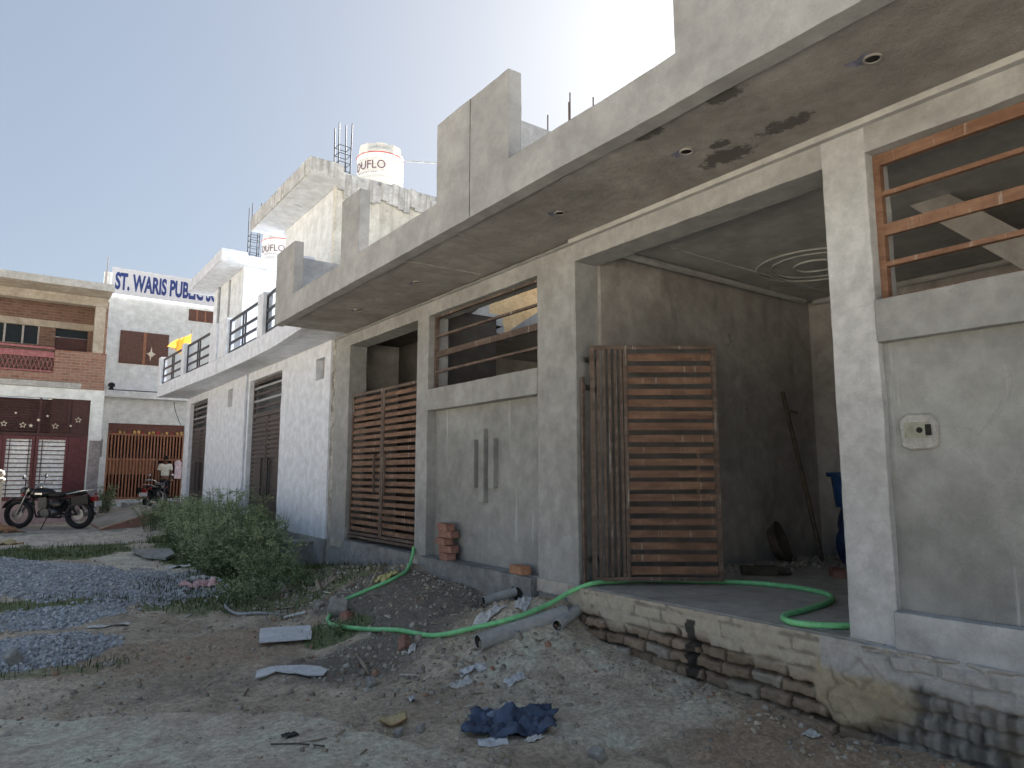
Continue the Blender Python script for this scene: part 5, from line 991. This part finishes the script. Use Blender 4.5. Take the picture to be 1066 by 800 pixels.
        mb = MB(); mb.tube([(.33, s*.27, 1.02), (.35, s*.34, 1.14)], .007, 6); mb.ell((.345, s*.37, 1.17), (.018, .065, .05), 16, 8); mb.build('mirror', M['bkm'], hb_, smooth=50)
        mb = MB(); mb.ell((.325, s*.37, 1.17), (.006, .06, .045), 16, 6); mb.build('mirror_glass', M['mirror'], hb_, smooth=50)
        for wx in (.5, -.93): mb = MB(); mb.ell((wx, s*.17, .76), (.035, .03, .03), 10, 6); mb.tube([(wx, s*.06, .75), (wx, s*.16, .76)], .008, 6); mb.build('indicator', M['redl'], b, smooth=50)
    mb = MB(); mb.ell((-.17, 0, .76), (.24, .14, .065), 18, 8, None, lambda p: Vector((p.x, p.y*(1-.2*p.x/.24), p.z))); mb.ell((-.58, 0, .80), (.27, .13, .06), 18, 8); mb.build('seat', M['seatm'], b, smooth=60)
    mb = MB(); mb.tube([(-.45, -.13, .78), (-.8, -.14, .86), (-.92, -.1, .87), (-.92, .1, .87), (-.8, .14, .86), (-.45, .13, .78)], .012, 8); mb.build('grab_rail', M['chrome'], b, smooth=40)
    mb = MB(); mb.box(-1.05, -.93, -.07, .07, .62, .72); mb.build('tail_light', M['redl'], b); mb = MB(); mb.box(-1.1, -1.085, -.12, .12, .5, .62); mb.build('number_plate', M['wpl'], b)
    mb = MB(); mb.bar((-.62, .17, .62), (-.98, .17, .68), .1, .2); mb.build('saddle_box', M['seatm'], b)
    mb = MB(); mb.tube([(-.02, .1, .28), (.02, .24, .01)], .012, 6); mb.tube([(.1, -.24, .3), (.1, .24, .3)], .014, 6); mb.build('side_stand', M['bkm'], b, smooth=40)
    return b
mg = 'motorcycles'
B1 = motorcycle('black motorcycle parked side on before the maroon and silver gate', (.92, 20.7, .175), R(144), mg); B1.rotation_euler.x = R(-3); B1.scale = (1.09, 1.09, 1.09); B1.location.x += .04
B2 = copy_tree(B1); B2['label'] = 'black motorcycle half hidden behind the dark bush, seen from behind'; B2.location = (4.12, 26.0, .3); B2.rotation_euler = (0, 0, R(62)); B2.scale = (1, 1, 1)

# ------------------------------------------------------------------ person with head bowed in the wicket of the school gate
M.update(skin=plain('brown_skin', (.18, .095, .06), .55, .1), shirt=plain('pale_shirt', (.68, .68, .6), .85, .08), trous=plain('navy_trousers', (.02, .022, .035), .85, .2), hair=plain('black_hair', (.008, .007, .007), .5, .3), shoe=plain('dark_shoe', (.02, .018, .016), .5, .2))
PS = thing('person', 'person in a pale short sleeved shirt and dark trousers, head bowed, at the school gate', 'person', (4.82, 28.72, .5), R(-8))
P = [(0, 0, .88), (0, .01, 1.02), (0, .015, 1.18), (0, .0, 1.32), (0, -.03, 1.40), (0, -.075, 1.46), (0, -.12, 1.53), (0, -.13, 1.60)]
r_ = [(.15, .1), (.13, .09), (.15, .1), (.15, .09), .055, .055, .085, .07]; E_ = [(i, i+1) for i in range(7)]
def limb(start, pts, rad):
    k = start
    for p, r in zip(pts, rad): P.append(p); r_.append(r); E_.append((k, len(P)-1)); k = len(P)-1
    return k
for s in (-1, 1):
    limb(0, [(s*.085, 0, .82), (s*.09, -.015, .48), (s*.095, .02, .1), (s*.1, -.01, .045), (s*.11, -.13, .03)], [.088, .058, .042, .042, .03])
    k = limb(3, [(s*.17, 0, 1.33), (s*.215, -.01, 1.08), (s*.21, -.08 if s < 0 else -.06, .86), (s*.205, -.1, .81)], [.055, .042, .03, (.034, .018)])
    for q in range(4): limb(k, [(s*(.205+.008), -.085-.016*q, .755-.004*abs(q-1.5)), (s*.2, -.09-.016*q, .705+.006*abs(q-1.5))], [.0095, .008])
    limb(k, [(s*.185, -.135, .785), (s*.175, -.15, .75)], [.011, .009])
skin('body', P, E_, r_, M['skin'], PS, 0, 2)
for s in (-1, 1):
    mb = MB(); mb.ell((s*.032, -.205, 1.565), (.012, .006, .008), 8, 5); mb.build('eye', M['hair'], PS); mb = MB(); mb.ell((s*.088, -.115, 1.56), (.012, .02, .032), 8, 5); mb.build('ear', M['skin'], PS)
mb = MB(); mb.ell((0, -.222, 1.53), (.015, .022, .026), 8, 5); mb.build('nose', M['skin'], PS); mb = MB(); mb.ell((0, -.2, 1.492), (.026, .006, .007), 8, 5); mb.build('mouth', M['redl'], PS)
mb = MB(); mb.ell((0, -.1, 1.61), (.094, .105, .085), 16, 10, Matrix.Rotation(R(25), 3, 'X'), lambda p: Vector((p.x, p.y, max(p.z, -.03-.03*(p.y > .02))))); mb.build('hair', M['hair'], PS, smooth=60)
S_ = [(0, 0, .9), (0, .01, 1.05), (0, .015, 1.2), (0, 0, 1.335), (0, -.025, 1.385)]; sr = [(.175, .12), (.155, .11), (.172, .12), (.16, .1), .068]; se = [(0, 1), (1, 2), (2, 3), (3, 4)]
for s in (-1, 1): k = len(S_); S_ += [(s*.175, 0, 1.335), (s*.21, -.008, 1.13)]; sr += [.074, .066]; se += [(3, k), (k, k+1)]
skin('shirt', S_, se, sr, M['shirt'], PS, 0, 2)
T_ = [(0, 0, .9), (0, 0, .84)]; tr2 = [(.165, .112), (.16, .11)]; te = [(0, 1)]
for s in (-1, 1): k = len(T_); T_ += [(s*.088, 0, .78), (s*.092, -.012, .48), (s*.097, .02, .09)]; tr2 += [.1, .075, .062]; te += [(1, k), (k, k+1), (k+1, k+2)]
skin('trousers', T_, te, tr2, M['trous'], PS, 0, 2)
for s in (-1, 1): mb = MB(); mb.ell((s*.105, -.055, .035), (.045, .12, .04), 14, 8, None, lambda p: Vector((p.x, p.y, max(p.z, -.03)))); mb.build('shoe', M['shoe'], PS, smooth=60)

# ------------------------------------------------------------------ brown dog lying on the apron's edge
M['fur'] = plain('tan_fur', (.26, .15, .085), .9, .35, 0, 18); M['furd'] = plain('dark_fur', (.09, .05, .035), .9, .3)
DG = thing('dog', 'brown dog lying on the edge of the concrete apron before the motorcycle', 'dog', (.12, 19.85, .165), R(-36))
D = [(.12, 0, .09), (0, 0, .105), (-.12, 0, .12), (-.2, 0, .17), (-.25, 0, .235), (-.3, 0, .245), (-.37, 0, .22), (-.41, 0, .21)]; dr = [(.085, .08), (.085, .085), (.09, .085), .065, .058, .052, .03, .022]; de = [(i, i+1) for i in range(7)]
def dl(k, pts, rad):
    for p, r in zip(pts, rad): D.append(p); dr.append(r); de.append((k, len(D)-1)); k = len(D)-1
for s in (-1, 1):
    dl(2, [(-.14, s*.08, .07), (-.2, s*.085, .03), (-.32, s*.085, .02), (-.36, s*.085, .02)], [.04, .026, .02, .022]); dl(0, [(.13, s*.09, .08), (.04, s*.13, .07), (.16, s*.13, .025), (.08, s*.14, .02), (.05, s*.14, .018)], [.06, .045, .026, .02, .022])
dl(0, [(.22, .01, .05), (.32, .05, .03), (.4, .02, .025), (.46, -.02, .025)], [.028, .02, .018, .01])
skin('body', D, de, dr, M['fur'], DG, 1, 2)
for s in (-1, 1): mb = MB(); vs = [(-.255, s*.02, .27), (-.225, s*.055, .265), (-.275, s*.055, .27), (-.245, s*.05, .37), (-.24, s*.03, .28)]; mb.add(vs, [(0, 1, 3), (1, 2, 3), (2, 0, 3), (0, 2, 1)]); mb.build('ear', M['furd'], DG); mb = MB(); mb.ell((-.325, s*.035, .26), (.008, .008, .008), 8, 5); mb.build('eye', M['furd'], DG)
mb = MB(); mb.ell((-.425, 0, .215), (.014, .016, .013), 8, 5); mb.build('nose', M['furd'], DG)
